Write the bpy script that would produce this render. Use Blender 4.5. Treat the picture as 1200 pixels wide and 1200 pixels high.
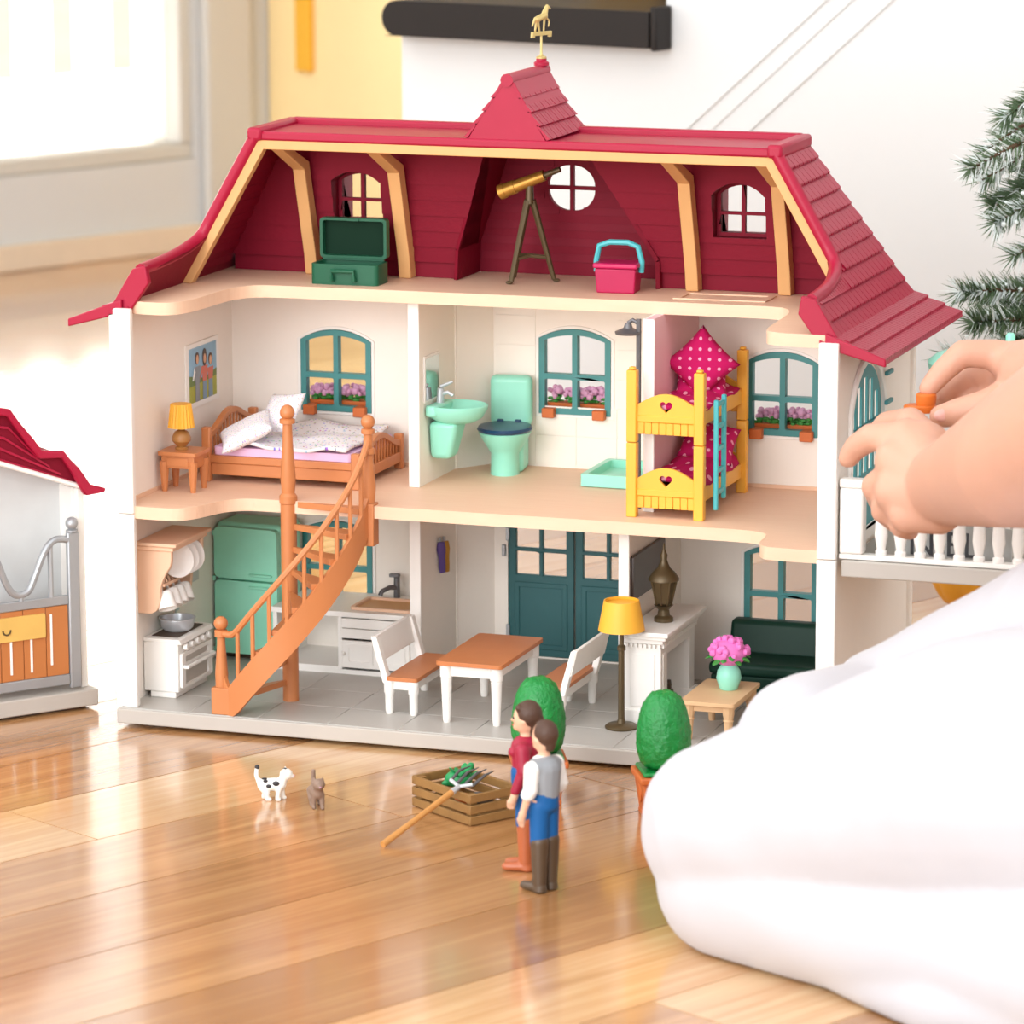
import bpy, bmesh, math, random
from math import sin, cos, pi, radians, sqrt, atan2
from mathutils import Vector, Matrix, noise
from mathutils.geometry import tessellate_polygon

for o in list(bpy.data.objects):
    bpy.data.objects.remove(o, do_unlink=True)
SC = bpy.context.scene
COL = SC.collection
S = 0.01                      # everything below is written in centimetres
random.seed(7)

# ------------------------------------------------------------------ camera
CAM_F, PITCH, YAW, ROLL = 4880.0, 0.1964, 0.3304, -0.0030
CAM_POS = Vector((107.43, -250.55, 65.95))
fw = Vector((-sin(YAW) * cos(PITCH), cos(YAW) * cos(PITCH), -sin(PITCH)))
rt = Vector((cos(YAW), sin(YAW), 0)); up = rt.cross(fw)
r2 = rt * cos(ROLL) + up * sin(ROLL); u2 = -rt * sin(ROLL) + up * cos(ROLL)
cd = bpy.data.cameras.new('camera'); cam = bpy.data.objects.new('camera', cd); COL.objects.link(cam)
mw = Matrix((r2, u2, -fw)).transposed().to_4x4(); mw.translation = CAM_POS * S
cam.matrix_world = mw
cd.sensor_fit = 'HORIZONTAL'; cd.sensor_width = 36.0; cd.lens = CAM_F * 36.0 / 1200.0
cd.clip_start = 0.05; cd.clip_end = 60
cd.dof.use_dof = True; cd.dof.focus_distance = 2.62; cd.dof.aperture_fstop = 14.5
SC.camera = cam

# ------------------------------------------------------------------ light
W = bpy.data.worlds.new('daylight'); SC.world = W; W.use_nodes = True
bg = W.node_tree.nodes['Background']; bg.inputs[0].default_value = (0.965, 0.985, 1.0, 1); bg.inputs[1].default_value = 1.0

def area(name, loc, target, sx, sy, power, color=(1, 1, 1)):
    l = bpy.data.lights.new(name, 'AREA'); l.shape = 'RECTANGLE'; l.size = sx * S; l.size_y = sy * S
    l.energy = power; l.color = color
    o = bpy.data.objects.new(name, l); COL.objects.link(o); o.location = Vector(loc) * S
    o.rotation_euler = (Vector(target) - Vector(loc)).to_track_quat('-Z', 'Y').to_euler()
    return o
# sun: high, coming over the far end of the building; it lights the deck outside, the room itself lies in shade
sl = bpy.data.lights.new('sun', 'SUN'); sl.energy = 30; sl.angle = radians(1.5); sl.color = (1.0, .98, .95)
so = bpy.data.objects.new('sun', sl); COL.objects.link(so)
_a = radians(62.5); _u = Vector((cos(_a), sin(_a), 0)); _v = Vector((-sin(_a), cos(_a), 0))
so.rotation_euler = (-_u * cos(radians(50)) * cos(radians(22)) + _v * cos(radians(50)) * sin(radians(22)) - Vector((0, 0, sin(radians(50))))).to_track_quat('-Z', 'Y').to_euler()

# soft fill light added far behind the photographer to brighten the open rooms
area('front_fill_light', (-40, -470, 130), (22, 0, 12), 260, 200, 62, (.97, .985, 1.0))

SC.view_settings.view_transform = 'Standard'; SC.view_settings.look = 'None'
SC.view_settings.exposure = 1.0; SC.view_settings.gamma = 1.0
SC.view_settings.use_curve_mapping = False

# ------------------------------------------------------------------ helpers
def lin(h):
    h = h.lstrip('#'); c = [int(h[i:i + 2], 16) / 255 for i in (0, 2, 4)]
    return tuple((x / 12.92 if x <= .04045 else ((x + .055) / 1.055) ** 2.4) for x in c) + (1,)

MATS = {}
def nodes(name):
    m = bpy.data.materials.new(name); m.use_nodes = True
    nt = m.node_tree; return m, nt, nt.nodes['Principled BSDF']
def nd(nt, t, **kw):
    n = nt.nodes.new(t)
    for k, v in kw.items():
        if k.startswith('i_'):
            n.inputs[int(k[2:])].default_value = v
        else:
            setattr(n, k, v)
    return n
def mat(name, col, rough=.42, spec=.5, var=.06, vscale=60, bump=0, bscale=300, sss=0, metal=0, coat=0, sheen=0):
    """plain moulded / painted surface: one colour with faint tone variation and fine relief"""
    m, nt, b = nodes(name); L = nt.links
    tc = nd(nt, 'ShaderNodeTexCoord')
    nz = nd(nt, 'ShaderNodeTexNoise'); nz.inputs['Scale'].default_value = vscale; nz.inputs['Detail'].default_value = 3
    L.new(tc.outputs['Object'], nz.inputs['Vector'])
    mx = nd(nt, 'ShaderNodeMix', data_type='RGBA')
    c = lin(col); mx.inputs['A'].default_value = tuple(x * (1 - var) for x in c[:3]) + (1,)
    mx.inputs['B'].default_value = tuple(min(1, x * (1 + var)) for x in c[:3]) + (1,)
    L.new(nz.outputs['Fac'], mx.inputs['Factor']); L.new(mx.outputs['Result'], b.inputs['Base Color'])
    b.inputs['Roughness'].default_value = rough; b.inputs['Specular IOR Level'].default_value = spec
    b.inputs['Metallic'].default_value = metal; b.inputs['Coat Weight'].default_value = coat
    b.inputs['Sheen Weight'].default_value = sheen
    if sss:
        b.inputs['Subsurface Weight'].default_value = sss
        b.inputs['Subsurface Radius'].default_value = (.008, .004, .002); b.inputs['Subsurface Scale'].default_value = 1.0
    if bump:
        n2 = nd(nt, 'ShaderNodeTexNoise'); n2.inputs['Scale'].default_value = bscale; n2.inputs['Detail'].default_value = 4
        L.new(tc.outputs['Object'], n2.inputs['Vector'])
        bp = nd(nt, 'ShaderNodeBump'); bp.inputs['Strength'].default_value = bump; bp.inputs['Distance'].default_value = .001
        L.new(n2.outputs['Fac'], bp.inputs['Height']); L.new(bp.outputs['Normal'], b.inputs['Normal'])
    MATS[name] = m
    return m

def boards_mat(name, c1, c2, period=1.1, axis='Y', rough=.5, bump=.5):
    """moulded toy floor boards: colour grain plus fine grooves"""
    m, nt, b = nodes(name); L = nt.links
    tc = nd(nt, 'ShaderNodeTexCoord'); mp = nd(nt, 'ShaderNodeMapping')
    mp.inputs['Scale'].default_value = (12, 260, 60) if axis == 'Y' else (260, 12, 60)
    L.new(tc.outputs['Object'], mp.inputs[0])
    nz = nd(nt, 'ShaderNodeTexNoise'); nz.inputs['Scale'].default_value = 1.6; nz.inputs['Detail'].default_value = 4
    L.new(mp.outputs[0], nz.inputs['Vector'])
    mx = nd(nt, 'ShaderNodeMix', data_type='RGBA'); mx.inputs['A'].default_value = lin(c1); mx.inputs['B'].default_value = lin(c2)
    L.new(nz.outputs['Fac'], mx.inputs['Factor'])
    sx = nd(nt, 'ShaderNodeSeparateXYZ'); L.new(tc.outputs['Object'], sx.inputs[0])
    m1 = nd(nt, 'ShaderNodeMath', operation='MULTIPLY', i_1=1 / (period * S)); L.new(sx.outputs[axis], m1.inputs[0])
    fr = nd(nt, 'ShaderNodeMath', operation='FRACT'); L.new(m1.outputs[0], fr.inputs[0])
    gt = nd(nt, 'ShaderNodeMath', operation='LESS_THAN', i_1=.1); L.new(fr.outputs[0], gt.inputs[0])
    m3 = nd(nt, 'ShaderNodeMath', operation='MULTIPLY', i_1=-.9); L.new(gt.outputs[0], m3.inputs[0])
    ad = nd(nt, 'ShaderNodeMath', operation='ADD'); L.new(m3.outputs[0], ad.inputs[0]); L.new(nz.outputs['Fac'], ad.inputs[1])
    bp = nd(nt, 'ShaderNodeBump'); bp.inputs['Strength'].default_value = bump; bp.inputs['Distance'].default_value = .0006
    L.new(ad.outputs[0], bp.inputs['Height']); L.new(bp.outputs['Normal'], b.inputs['Normal'])
    L.new(mx.outputs['Result'], b.inputs['Base Color']); b.inputs['Roughness'].default_value = rough
    MATS[name] = m
    return m

def dots_mat(name, base, dot, n=9, r=.22, stagger=True, speckle=False):
    """printed cloth: dots laid out on the cloth's own UVs"""
    m, nt, b = nodes(name); L = nt.links
    tc = nd(nt, 'ShaderNodeTexCoord')
    if speckle:
        vo = nd(nt, 'ShaderNodeTexVoronoi'); vo.inputs['Scale'].default_value = n
        L.new(tc.outputs['UV'], vo.inputs['Vector'])
        lt = nd(nt, 'ShaderNodeMath', operation='LESS_THAN', i_1=r); L.new(vo.outputs['Distance'], lt.inputs[0])
        hs = nd(nt, 'ShaderNodeMix', data_type='RGBA'); hs.inputs['Factor'].default_value = .55
        hs.inputs['A'].default_value = lin(dot); L.new(vo.outputs['Color'], hs.inputs['B'])
        mx = nd(nt, 'ShaderNodeMix', data_type='RGBA'); mx.inputs['A'].default_value = lin(base)
        L.new(hs.outputs['Result'], mx.inputs['B']); L.new(lt.outputs[0], mx.inputs['Factor'])
    else:
        mp = nd(nt, 'ShaderNodeMapping'); mp.inputs['Rotation'].default_value = (0, 0, radians(45) if stagger else 0)
        mp.inputs['Scale'].default_value = (n, n, 1); L.new(tc.outputs['UV'], mp.inputs[0])
        fr = nd(nt, 'ShaderNodeVectorMath', operation='FRACTION'); L.new(mp.outputs[0], fr.inputs[0])
        sb = nd(nt, 'ShaderNodeVectorMath', operation='SUBTRACT'); sb.inputs[1].default_value = (.5, .5, 0); L.new(fr.outputs[0], sb.inputs[0])
        ml = nd(nt, 'ShaderNodeVectorMath', operation='MULTIPLY'); ml.inputs[1].default_value = (1, 1, 0); L.new(sb.outputs[0], ml.inputs[0])
        ln = nd(nt, 'ShaderNodeVectorMath', operation='LENGTH'); L.new(ml.outputs[0], ln.inputs[0])
        lt = nd(nt, 'ShaderNodeMath', operation='LESS_THAN', i_1=r); L.new(ln.outputs['Value'], lt.inputs[0])
        mx = nd(nt, 'ShaderNodeMix', data_type='RGBA'); mx.inputs['A'].default_value = lin(base); mx.inputs['B'].default_value = lin(dot)
        L.new(lt.outputs[0], mx.inputs['Factor'])
    L.new(mx.outputs['Result'], b.inputs['Base Color']); b.inputs['Roughness'].default_value = .85
    b.inputs['Specular IOR Level'].default_value = .2
    MATS[name] = m
    return m

def thing(name, label, cat, loc=(0, 0, 0), rz=0, group=None):
    o = bpy.data.objects.new(name, None); COL.objects.link(o)
    o.empty_display_size = .01
    o.location = Vector(loc) * S; o.rotation_euler = (0, 0, radians(rz))
    o['label'] = label; o['category'] = cat
    if group: o['group'] = group
    return o
def tag(o, label, cat, group=None):
    o['label'] = label; o['category'] = cat
    if group: o['group'] = group
    return o
def copy_tree(o, parent=None):
    c = o.copy(); COL.objects.link(c); c.parent = parent
    for ch in list(o.children): copy_tree(ch, c)
    return c

class M:
    """collects shapes (in cm) and links them as one mesh object"""
    def __init__(s): s.v = []; s.f = []; s.uv = {}
    def add(s, vs, fs, uv=None):
        k = len(s.v); s.v += [Vector(a) for a in vs]; s.f += [tuple(i + k for i in f) for f in fs]
        if uv:
            for i, t in enumerate(uv): s.uv[k + i] = t
        return s
    def box(s, x0, x1, y0, y1, z0, z1):
        vs = [(x, y, z) for z in (z0, z1) for y in (y0, y1) for x in (x0, x1)]
        return s.add(vs, [(0, 2, 3, 1), (4, 5, 7, 6), (0, 1, 5, 4), (2, 6, 7, 3), (0, 4, 6, 2), (1, 3, 7, 5)])
    def obox(s, c, size, rot=None):
        k = len(s.v); a, b, d = (t / 2 for t in size); s.box(-a, a, -b, b, -d, d)
        for i in range(k, len(s.v)):
            s.v[i] = (rot @ s.v[i] if rot else s.v[i]) + Vector(c)
        return s
    def hexa(s, bot, top):
        return s.add(list(bot) + list(top), [(3, 2, 1, 0), (4, 5, 6, 7), (0, 1, 5, 4), (1, 2, 6, 5), (2, 3, 7, 6), (3, 0, 4, 7)])
    def prism(s, loop, holes, plane, a, b, shear=None):
        loops = [list(loop)] + [list(h) for h in (holes or [])]
        pts = [p for l in loops for p in l]
        tri = tessellate_polygon([[Vector((p[0], p[1], 0)) for p in l] for l in loops])
        def put(p, t):
            if plane == 'xz': q = Vector((p[0], t, p[1]))
            elif plane == 'yz': q = Vector((t, p[0], p[1]))
            else: q = Vector((p[0], p[1], t))
            return shear(q) if shear else q
        n = len(pts); vs = [put(p, a) for p in pts] + [put(p, b) for p in pts]
        fs = [tuple(t) for t in tri] + [tuple(i + n for i in reversed(t)) for t in tri]
        k = 0
        for l in loops:
            m = len(l)
            for i in range(m):
                j = (i + 1) % m; fs.append((k + i, k + j, n + k + j, n + k + i))
            k += m
        return s.add(vs, fs)
    def lathe(s, prof, c=(0, 0, 0), seg=24, rot=None, sx=1, sy=1):
        c = Vector(c); vs = []; fs = []
        for (r, z) in prof:
            for i in range(seg):
                a = 2 * pi * i / seg; q = Vector((r * cos(a) * sx, r * sin(a) * sy, z)); vs.append((rot @ q if rot else q) + c)
        for k in range(len(prof) - 1):
            for i in range(seg):
                j = (i + 1) % seg; fs.append((k * seg + i, k * seg + j, (k + 1) * seg + j, (k + 1) * seg + i))
        if prof[0][0] > 1e-6: fs.append(tuple(reversed(range(seg))))
        if prof[-1][0] > 1e-6: fs.append(tuple(range((len(prof) - 1) * seg, len(prof) * seg)))
        return s.add(vs, fs)
    def tube(s, pts, r, seg=8, closed=False, flat=1.0):
        pts = [Vector(p) for p in pts]; n = len(pts)
        rs = r if isinstance(r, (list, tuple)) else [r] * n
        T = []
        for i in range(n):
            a = pts[(i - 1) % n] if (closed or i) else pts[0]; b = pts[(i + 1) % n] if (closed or i < n - 1) else pts[-1]
            T.append((b - a).normalized())
        N = T[0].orthogonal().normalized()
        if abs(T[0].z) < .95: N = (Vector((0, 0, 1)) - T[0] * T[0].z).normalized()
        vs = []; fs = []
        for i in range(n):
            N = (N - T[i] * N.dot(T[i])); N = N.normalized() if N.length > 1e-6 else T[i].orthogonal().normalized()
            B = T[i].cross(N)
            for k in range(seg):
                a = 2 * pi * k / seg; vs.append(pts[i] + (N * cos(a) + B * sin(a) * flat) * rs[i])
        for i in range(n if closed else n - 1):
            i2 = (i + 1) % n
            for k in range(seg):
                k2 = (k + 1) % seg; fs.append((i * seg + k, i * seg + k2, i2 * seg + k2, i2 * seg + k))
        if not closed:
            fs.append(tuple(reversed(range(seg)))); fs.append(tuple(range((n - 1) * seg, n * seg)))
        return s.add(vs, fs)
    def cyl(s, a, b, r0, r1=None, seg=14): return s.tube([a, b], [r0, r0 if r1 is None else r1], seg)
    def ball(s, c, r, seg=16, rings=10, rot=None):
        if not isinstance(r, (tuple, list)): r = (r, r, r)
        c = Vector(c); vs = []; fs = []
        def P(q): return (rot @ q if rot else q) + c
        vs.append(P(Vector((0, 0, -r[2]))))
        for k in range(1, rings):
            t = -pi / 2 + pi * k / rings
            for i in range(seg):
                a = 2 * pi * i / seg; vs.append(P(Vector((r[0] * cos(t) * cos(a), r[1] * cos(t) * sin(a), r[2] * sin(t)))))
        vs.append(P(Vector((0, 0, r[2])))); top = len(vs) - 1
        for i in range(seg):
            j = (i + 1) % seg; fs.append((0, 1 + j, 1 + i)); fs.append((top, top - seg + i, top - seg + j))
        for k in range(rings - 2):
            for i in range(seg):
                j = (i + 1) % seg; a = 1 + k * seg; fs.append((a + i, a + j, a + seg + j, a + seg + i))
        return s.add(vs, fs)
    def grid(s, fn, nu, nv):
        vs = []; uv = []
        for j in range(nv + 1):
            for i in range(nu + 1):
                vs.append(fn(i / nu, j / nv)); uv.append((i / nu, j / nv))
        fs = [(j * (nu + 1) + i, j * (nu + 1) + i + 1, (j + 1) * (nu + 1) + i + 1, (j + 1) * (nu + 1) + i) for j in range(nv) for i in range(nu)]
        return s.add(vs, fs, uv)
    def xf(s, mtx):
        s.v = [mtx @ v for v in s.v]; return s
    def mesh(s, name, m, smooth=35, recalc=True):
        me = bpy.data.meshes.new(name); me.from_pydata([v * S for v in s.v], [], s.f); me.validate()
        if recalc:
            b = bmesh.new(); b.from_mesh(me); bmesh.ops.recalc_face_normals(b, faces=b.faces); b.to_mesh(me); b.free()
        if s.uv:
            ul = me.uv_layers.new(name='UVMap')
            for lp in me.loops: ul.data[lp.index].uv = s.uv.get(lp.vertex_index, (0, 0))
        finish(me, smooth)
        if m: me.materials.append(MATS[m] if isinstance(m, str) else m)
        return me
    def build(s, name, m, parent=None, bev=0, smooth=35, sub=0, label=None, kind=None, seg=2):
        o = bpy.data.objects.new(name, s.mesh(name, m, smooth)); COL.objects.link(o); o.parent = parent
        if bev:
            md = o.modifiers.new('edge', 'BEVEL'); md.width = bev * S; md.segments = seg; md.limit_method = 'ANGLE'; md.angle_limit = radians(40)
        if sub:
            md = o.modifiers.new('smooth', 'SUBSURF'); md.levels = sub; md.render_levels = sub
        if label: o['label'] = label
        if kind: o['kind'] = kind
        return o
def finish(me, smooth=35):
    if smooth:
        me.polygons.foreach_set('use_smooth', [True] * len(me.polygons))
        if smooth < 180: me.set_sharp_from_angle(angle=radians(smooth))
    me.update()

def evaluated(o):
    dg = bpy.context.evaluated_depsgraph_get(); ev = o.evaluated_get(dg)
    return bpy.data.meshes.new_from_object(ev)
def bool_cut(o, cutters):
    """cut the solid shapes out of mesh object o for good (no helper objects stay behind)"""
    tmp = []
    for c in cutters:
        t = bpy.data.objects.new('tmp', c.mesh('tmp', None, 0)); COL.objects.link(t); t.matrix_world = o.matrix_world.copy(); tmp.append(t)
        md = o.modifiers.new('cut', 'BOOLEAN'); md.operation = 'DIFFERENCE'; md.object = t; md.solver = 'EXACT'
    bpy.context.view_layer.update()
    me = evaluated(o); o.modifiers.clear(); old = o.data; o.data = me; finish(me, 30)
    for t in tmp: bpy.data.objects.remove(t, do_unlink=True)
    return o
def blob(name, m, prims, parent=None, voxel=.1, it=6, fac=.5, label=None, post=None, flat=False):
    """one continuous surface grown over tapered limbs: prims = ('c',p0,p1,r0,r1) or ('e',centre,radii,rot)"""
    b = M()
    for p in prims:
        if p[0] == 'c':
            _, a, c, r0, r1 = p; a = Vector(a); c = Vector(c); n = 6
            pts = []; rs = []; d = (c - a); L = max(d.length, 1e-4); d = d / L
            for k in range(4): t = pi / 2 * (1 - k / 4.0); pts.append(a - d * r0 * sin(t)); rs.append(max(r0 * cos(t), r0 * .05))
            for k in range(n + 1): pts.append(a + d * L * k / n); rs.append(r0 + (r1 - r0) * k / n)
            for k in range(1, 5): t = pi / 2 * k / 4.0; pts.append(c + d * r1 * sin(t)); rs.append(max(r1 * cos(t), r1 * .05))
            b.tube(pts, rs, 14 if max(r0, r1) < 1.9 else 36)
        else:
            b.ball(p[1], p[2], 18, 12, p[3] if len(p) > 3 else None)
    me = bpy.data.meshes.new('tmp'); me.from_pydata([tuple(v) for v in b.v], [], b.f)
    t = bpy.data.objects.new('tmp', me); COL.objects.link(t)
    md = t.modifiers.new('r', 'REMESH'); md.mode = 'VOXEL'; md.voxel_size = voxel
    md = t.modifiers.new('s', 'SMOOTH'); md.iterations = it; md.factor = fac
    bpy.context.view_layer.update()
    out = evaluated(t); bpy.data.objects.remove(t, do_unlink=True)
    if post:
        nn = [v.normal.copy() for v in out.vertices]
        for v, n_ in zip(out.vertices, nn): v.co = post(v.co.copy(), n_)
    out.transform(Matrix.Scale(S, 4))
    finish(out, 180); out.materials.clear(); out.materials.append(MATS[m])
    o = bpy.data.objects.new(name, out); COL.objects.link(o); o.parent = parent
    if label: o['label'] = label
    return o

def smooth_path(pts, n=6, closed=False):
    out = []; P = [Vector(p) for p in pts]; k = len(P)
    for i in range(k if closed else k - 1):
        p0 = P[(i - 1) % k] if (closed or i) else P[0]; p1 = P[i]; p2 = P[(i + 1) % k]
        p3 = P[(i + 2) % k] if (closed or i + 2 < k) else P[-1]
        for j in range(n):
            t = j / n
            out.append(.5 * ((2 * p1) + (-p0 + p2) * t + (2 * p0 - 5 * p1 + 4 * p2 - p3) * t * t + (-p0 + 3 * p1 - 3 * p2 + p3) * t ** 3))
    if not closed: out.append(P[-1])
    return out
def arc_top(x0, x1, zs, zt, n=12):
    """points of a segmental arch from (x1,zs) over the top zt to (x0,zs)"""
    w = (x1 - x0) / 2; h = zt - zs; R = (w * w + h * h) / (2 * h); cx = (x0 + x1) / 2; cz = zt - R; a = math.asin(min(1, w / R))
    return [(cx + R * sin(a - 2 * a * i / n), cz + R * cos(a - 2 * a * i / n)) for i in range(n + 1)]
def arch(x0, x1, z0, zs, zt, n=12): return [(x0, z0), (x1, z0)] + arc_top(x0, x1, zs, zt, n)
def rrect(x0, x1, z0, z1, r=.1, n=4):
    out = []
    for cx, cz, a0 in ((x1 - r, z0 + r, -90), (x1 - r, z1 - r, 0), (x0 + r, z1 - r, 90), (x0 + r, z0 + r, 180)):
        for i in range(n + 1): a = radians(a0 + 90 * i / n); out.append((cx + r * cos(a), cz + r * sin(a)))
    return out

# ------------------------------------------------------------------ materials
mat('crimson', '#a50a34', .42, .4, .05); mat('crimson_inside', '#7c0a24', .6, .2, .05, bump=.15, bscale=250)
mat('wood_tan', '#d9a56c', .5, .4, .06); mat('slab', '#ecc3a4', .5, .4, .03)
boards_mat('toy_boards', '#f0cbae', '#e6bb9c', 1.15, 'Y', .5, .5)
mat('white_plastic', '#f3efe9', .4, .5, .02); mat('cream_wall', '#f5ede3', .55, .35, .02); mat('pink_wall', '#eec4c8', .6, .3, .03)
mat('grey_base', '#b9b1a8', .45, .45, .03, bump=.1, bscale=120); mat('grey_tile', '#b7b2ab', .38, .5, .05, vscale=25, bump=.12, bscale=160)
mat('teal', '#3f8787', .42); mat('teal_light', '#3f8f93', .42); mat('teal_shaded', '#21595c', .45)  # entrance door teal: same teal darkened, its shade put into the colour
mat('stair_orange', '#c77d4b', .4, .5, .05, bump=.08, bscale=200); mat('table_orange', '#c47846', .42, .5, .08)
mat('yellow', '#f4b23c', .42); mat('shade_yellow', '#f2b136', .5); mat('aqua', '#4bb7bd', .4); mat('mint', '#98e3cb', .35); mat('fridge_green', '#9be5c9', .38)
mat('navy', '#1f4266', .3); mat('silver', '#c9ccd0', .3, .5, .03, metal=.4); mat('steel', '#a9abae', .38, .5, .03, metal=.5)
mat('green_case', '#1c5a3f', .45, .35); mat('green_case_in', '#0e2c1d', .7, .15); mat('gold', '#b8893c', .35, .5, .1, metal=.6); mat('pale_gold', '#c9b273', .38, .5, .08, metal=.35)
mat('bronze', '#5d4d33', .4, .5, .12, metal=.35); mat('dark_brown', '#4d3b2c', .5); mat('magenta', '#b3124d', .45); mat('magenta_lid', '#c4185a', .4)
mat('terracotta', '#cb6a33', .5, .4, .06); mat('leaf_green', '#12863a', .3, .5, .12, vscale=200, bump=.9, bscale=520); mat('foliage', '#3f8a3a', .5, .4, .2, vscale=250)
mat('blossom', '#d49cbb', .6, .3, .15, vscale=300); mat('pink_flower', '#ea7cc4', .5, .3, .12, vscale=250)
mat('sofa_green', '#15382c', .5, .25); mat('tan_table', '#e3b98c', .5, .4, .08, vscale=40); mat('screen', '#3b2f2a', .3)
mat('lilac', '#e9c3e3', .7, .2); mat('lamp_brown', '#a9743c', .4); mat('crate_wood', '#916b3d', .6, .3, .25, vscale=90, bump=.4, bscale=350)
mat('handle_wood', '#c98d4c', .5, .4, .1); mat('veg_green', '#1f8f4f', .45, .5, .15); mat('dark_metal', '#6c6a6c', .4, .5, .1, metal=.5)
mat('toy_skin', '#e6b596', .5, .4, .03); mat('toy_white', '#f6f3ee', .5); mat('toy_grey', '#8f9296', .55); mat('denim', '#155a97', .55, .3, .06)
mat('boot_brown', '#54412f', .4); mat('boot_tan', '#b5613a', .35); mat('hair_dark', '#4f3629', .5, .4, .15, vscale=300, bump=.4, bscale=500); mat('toy_red', '#a01838', .5)
mat('cat_grey', '#8d7464', .55, .4, .08); mat('cat_white', '#f2eee6', .5); mat('cat_black', '#2f2b2d', .5)
mat('skin', '#d4a189', .5, .4, .06, vscale=25, bump=.08, bscale=500, sss=.15); mat('nail', '#edb3a6', .3, .5, .02)
mat('white_cloth', '#c2c0c4', .9, .15, .02, bump=.12, bscale=700, sheen=.2)
mat('toy_purple', '#4f3a78', .45); mat('mirror', '#c9ccca', .06, .5, .0, metal=1); mat('orange_piece', '#d9722a', .4); mat('pumpkin', '#d99a2b', .5, .4, .12); mat('bark', '#5b4534', .8, .2, .2); mat('needle', '#5a6f50', .6, .3, .4, vscale=120); mat('frost', '#e4ebe9', .5, .5, .1)
mat('wall_paint', '#d8d8d7', .7, .25, .01); mat('trim_paint', '#d2cec6', .55, .35, .01); mat('yellow_paint', '#fde2a8', .6, .3, .02); mat('orange_paint', '#f2b63c', .55, .3, .03)
mat('dark_tread', '#211b18', .6, .3, .1); mat('grey_paint', '#a9a9a6', .6); mat('base_wood', '#e6d3bb', .5, .4, .05); mat('deck', '#cfcabf', .7, .3, .05); mat('lawn', '#464941', .95, .05, .2, vscale=3)
mat('stable_wall', '#d3d6d6', .45); mat('gate_wood', '#bd7540', .5, .4, .1, vscale=40); mat('plaque_wood', '#dcb15f', .5, .4, .12); mat('card', '#c9c9c6', .6); mat('ink', '#55565a', .6)
mat('photo_sky', '#8fb6cf', .5, .4, .12, vscale=150); mat('photo_grass', '#a9a83f', .5, .4, .15, vscale=200); mat('photo_trees', '#6c7f3a', .5); mat('photo_skin', '#dba684', .5); mat('photo_coral', '#d4705c', .5); mat('photo_jeans', '#7d93a8', .5)
dots_mat('polka', '#c2185f', '#f3a9c4', 5.2, .17); dots_mat('floral', '#f1edf0', '#b7a0c4', 34, .3, speckle=True)
m, nt, b = nodes('pane_glass'); nt.nodes.remove(b); MATS['pane_glass'] = m
_t = nd(nt, 'ShaderNodeBsdfTransparent'); _g = nd(nt, 'ShaderNodeBsdfGlossy'); _g.inputs['Roughness'].default_value = .02
_f = nd(nt, 'ShaderNodeFresnel'); _f.inputs['IOR'].default_value = 1.45; _m = nd(nt, 'ShaderNodeMixShader')
nt.links.new(_f.outputs[0], _m.inputs[0]); nt.links.new(_t.outputs[0], _m.inputs[1]); nt.links.new(_g.outputs[0], _m.inputs[2])
nt.links.new(_m.outputs[0], nt.nodes['Material Output'].inputs[0])

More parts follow.
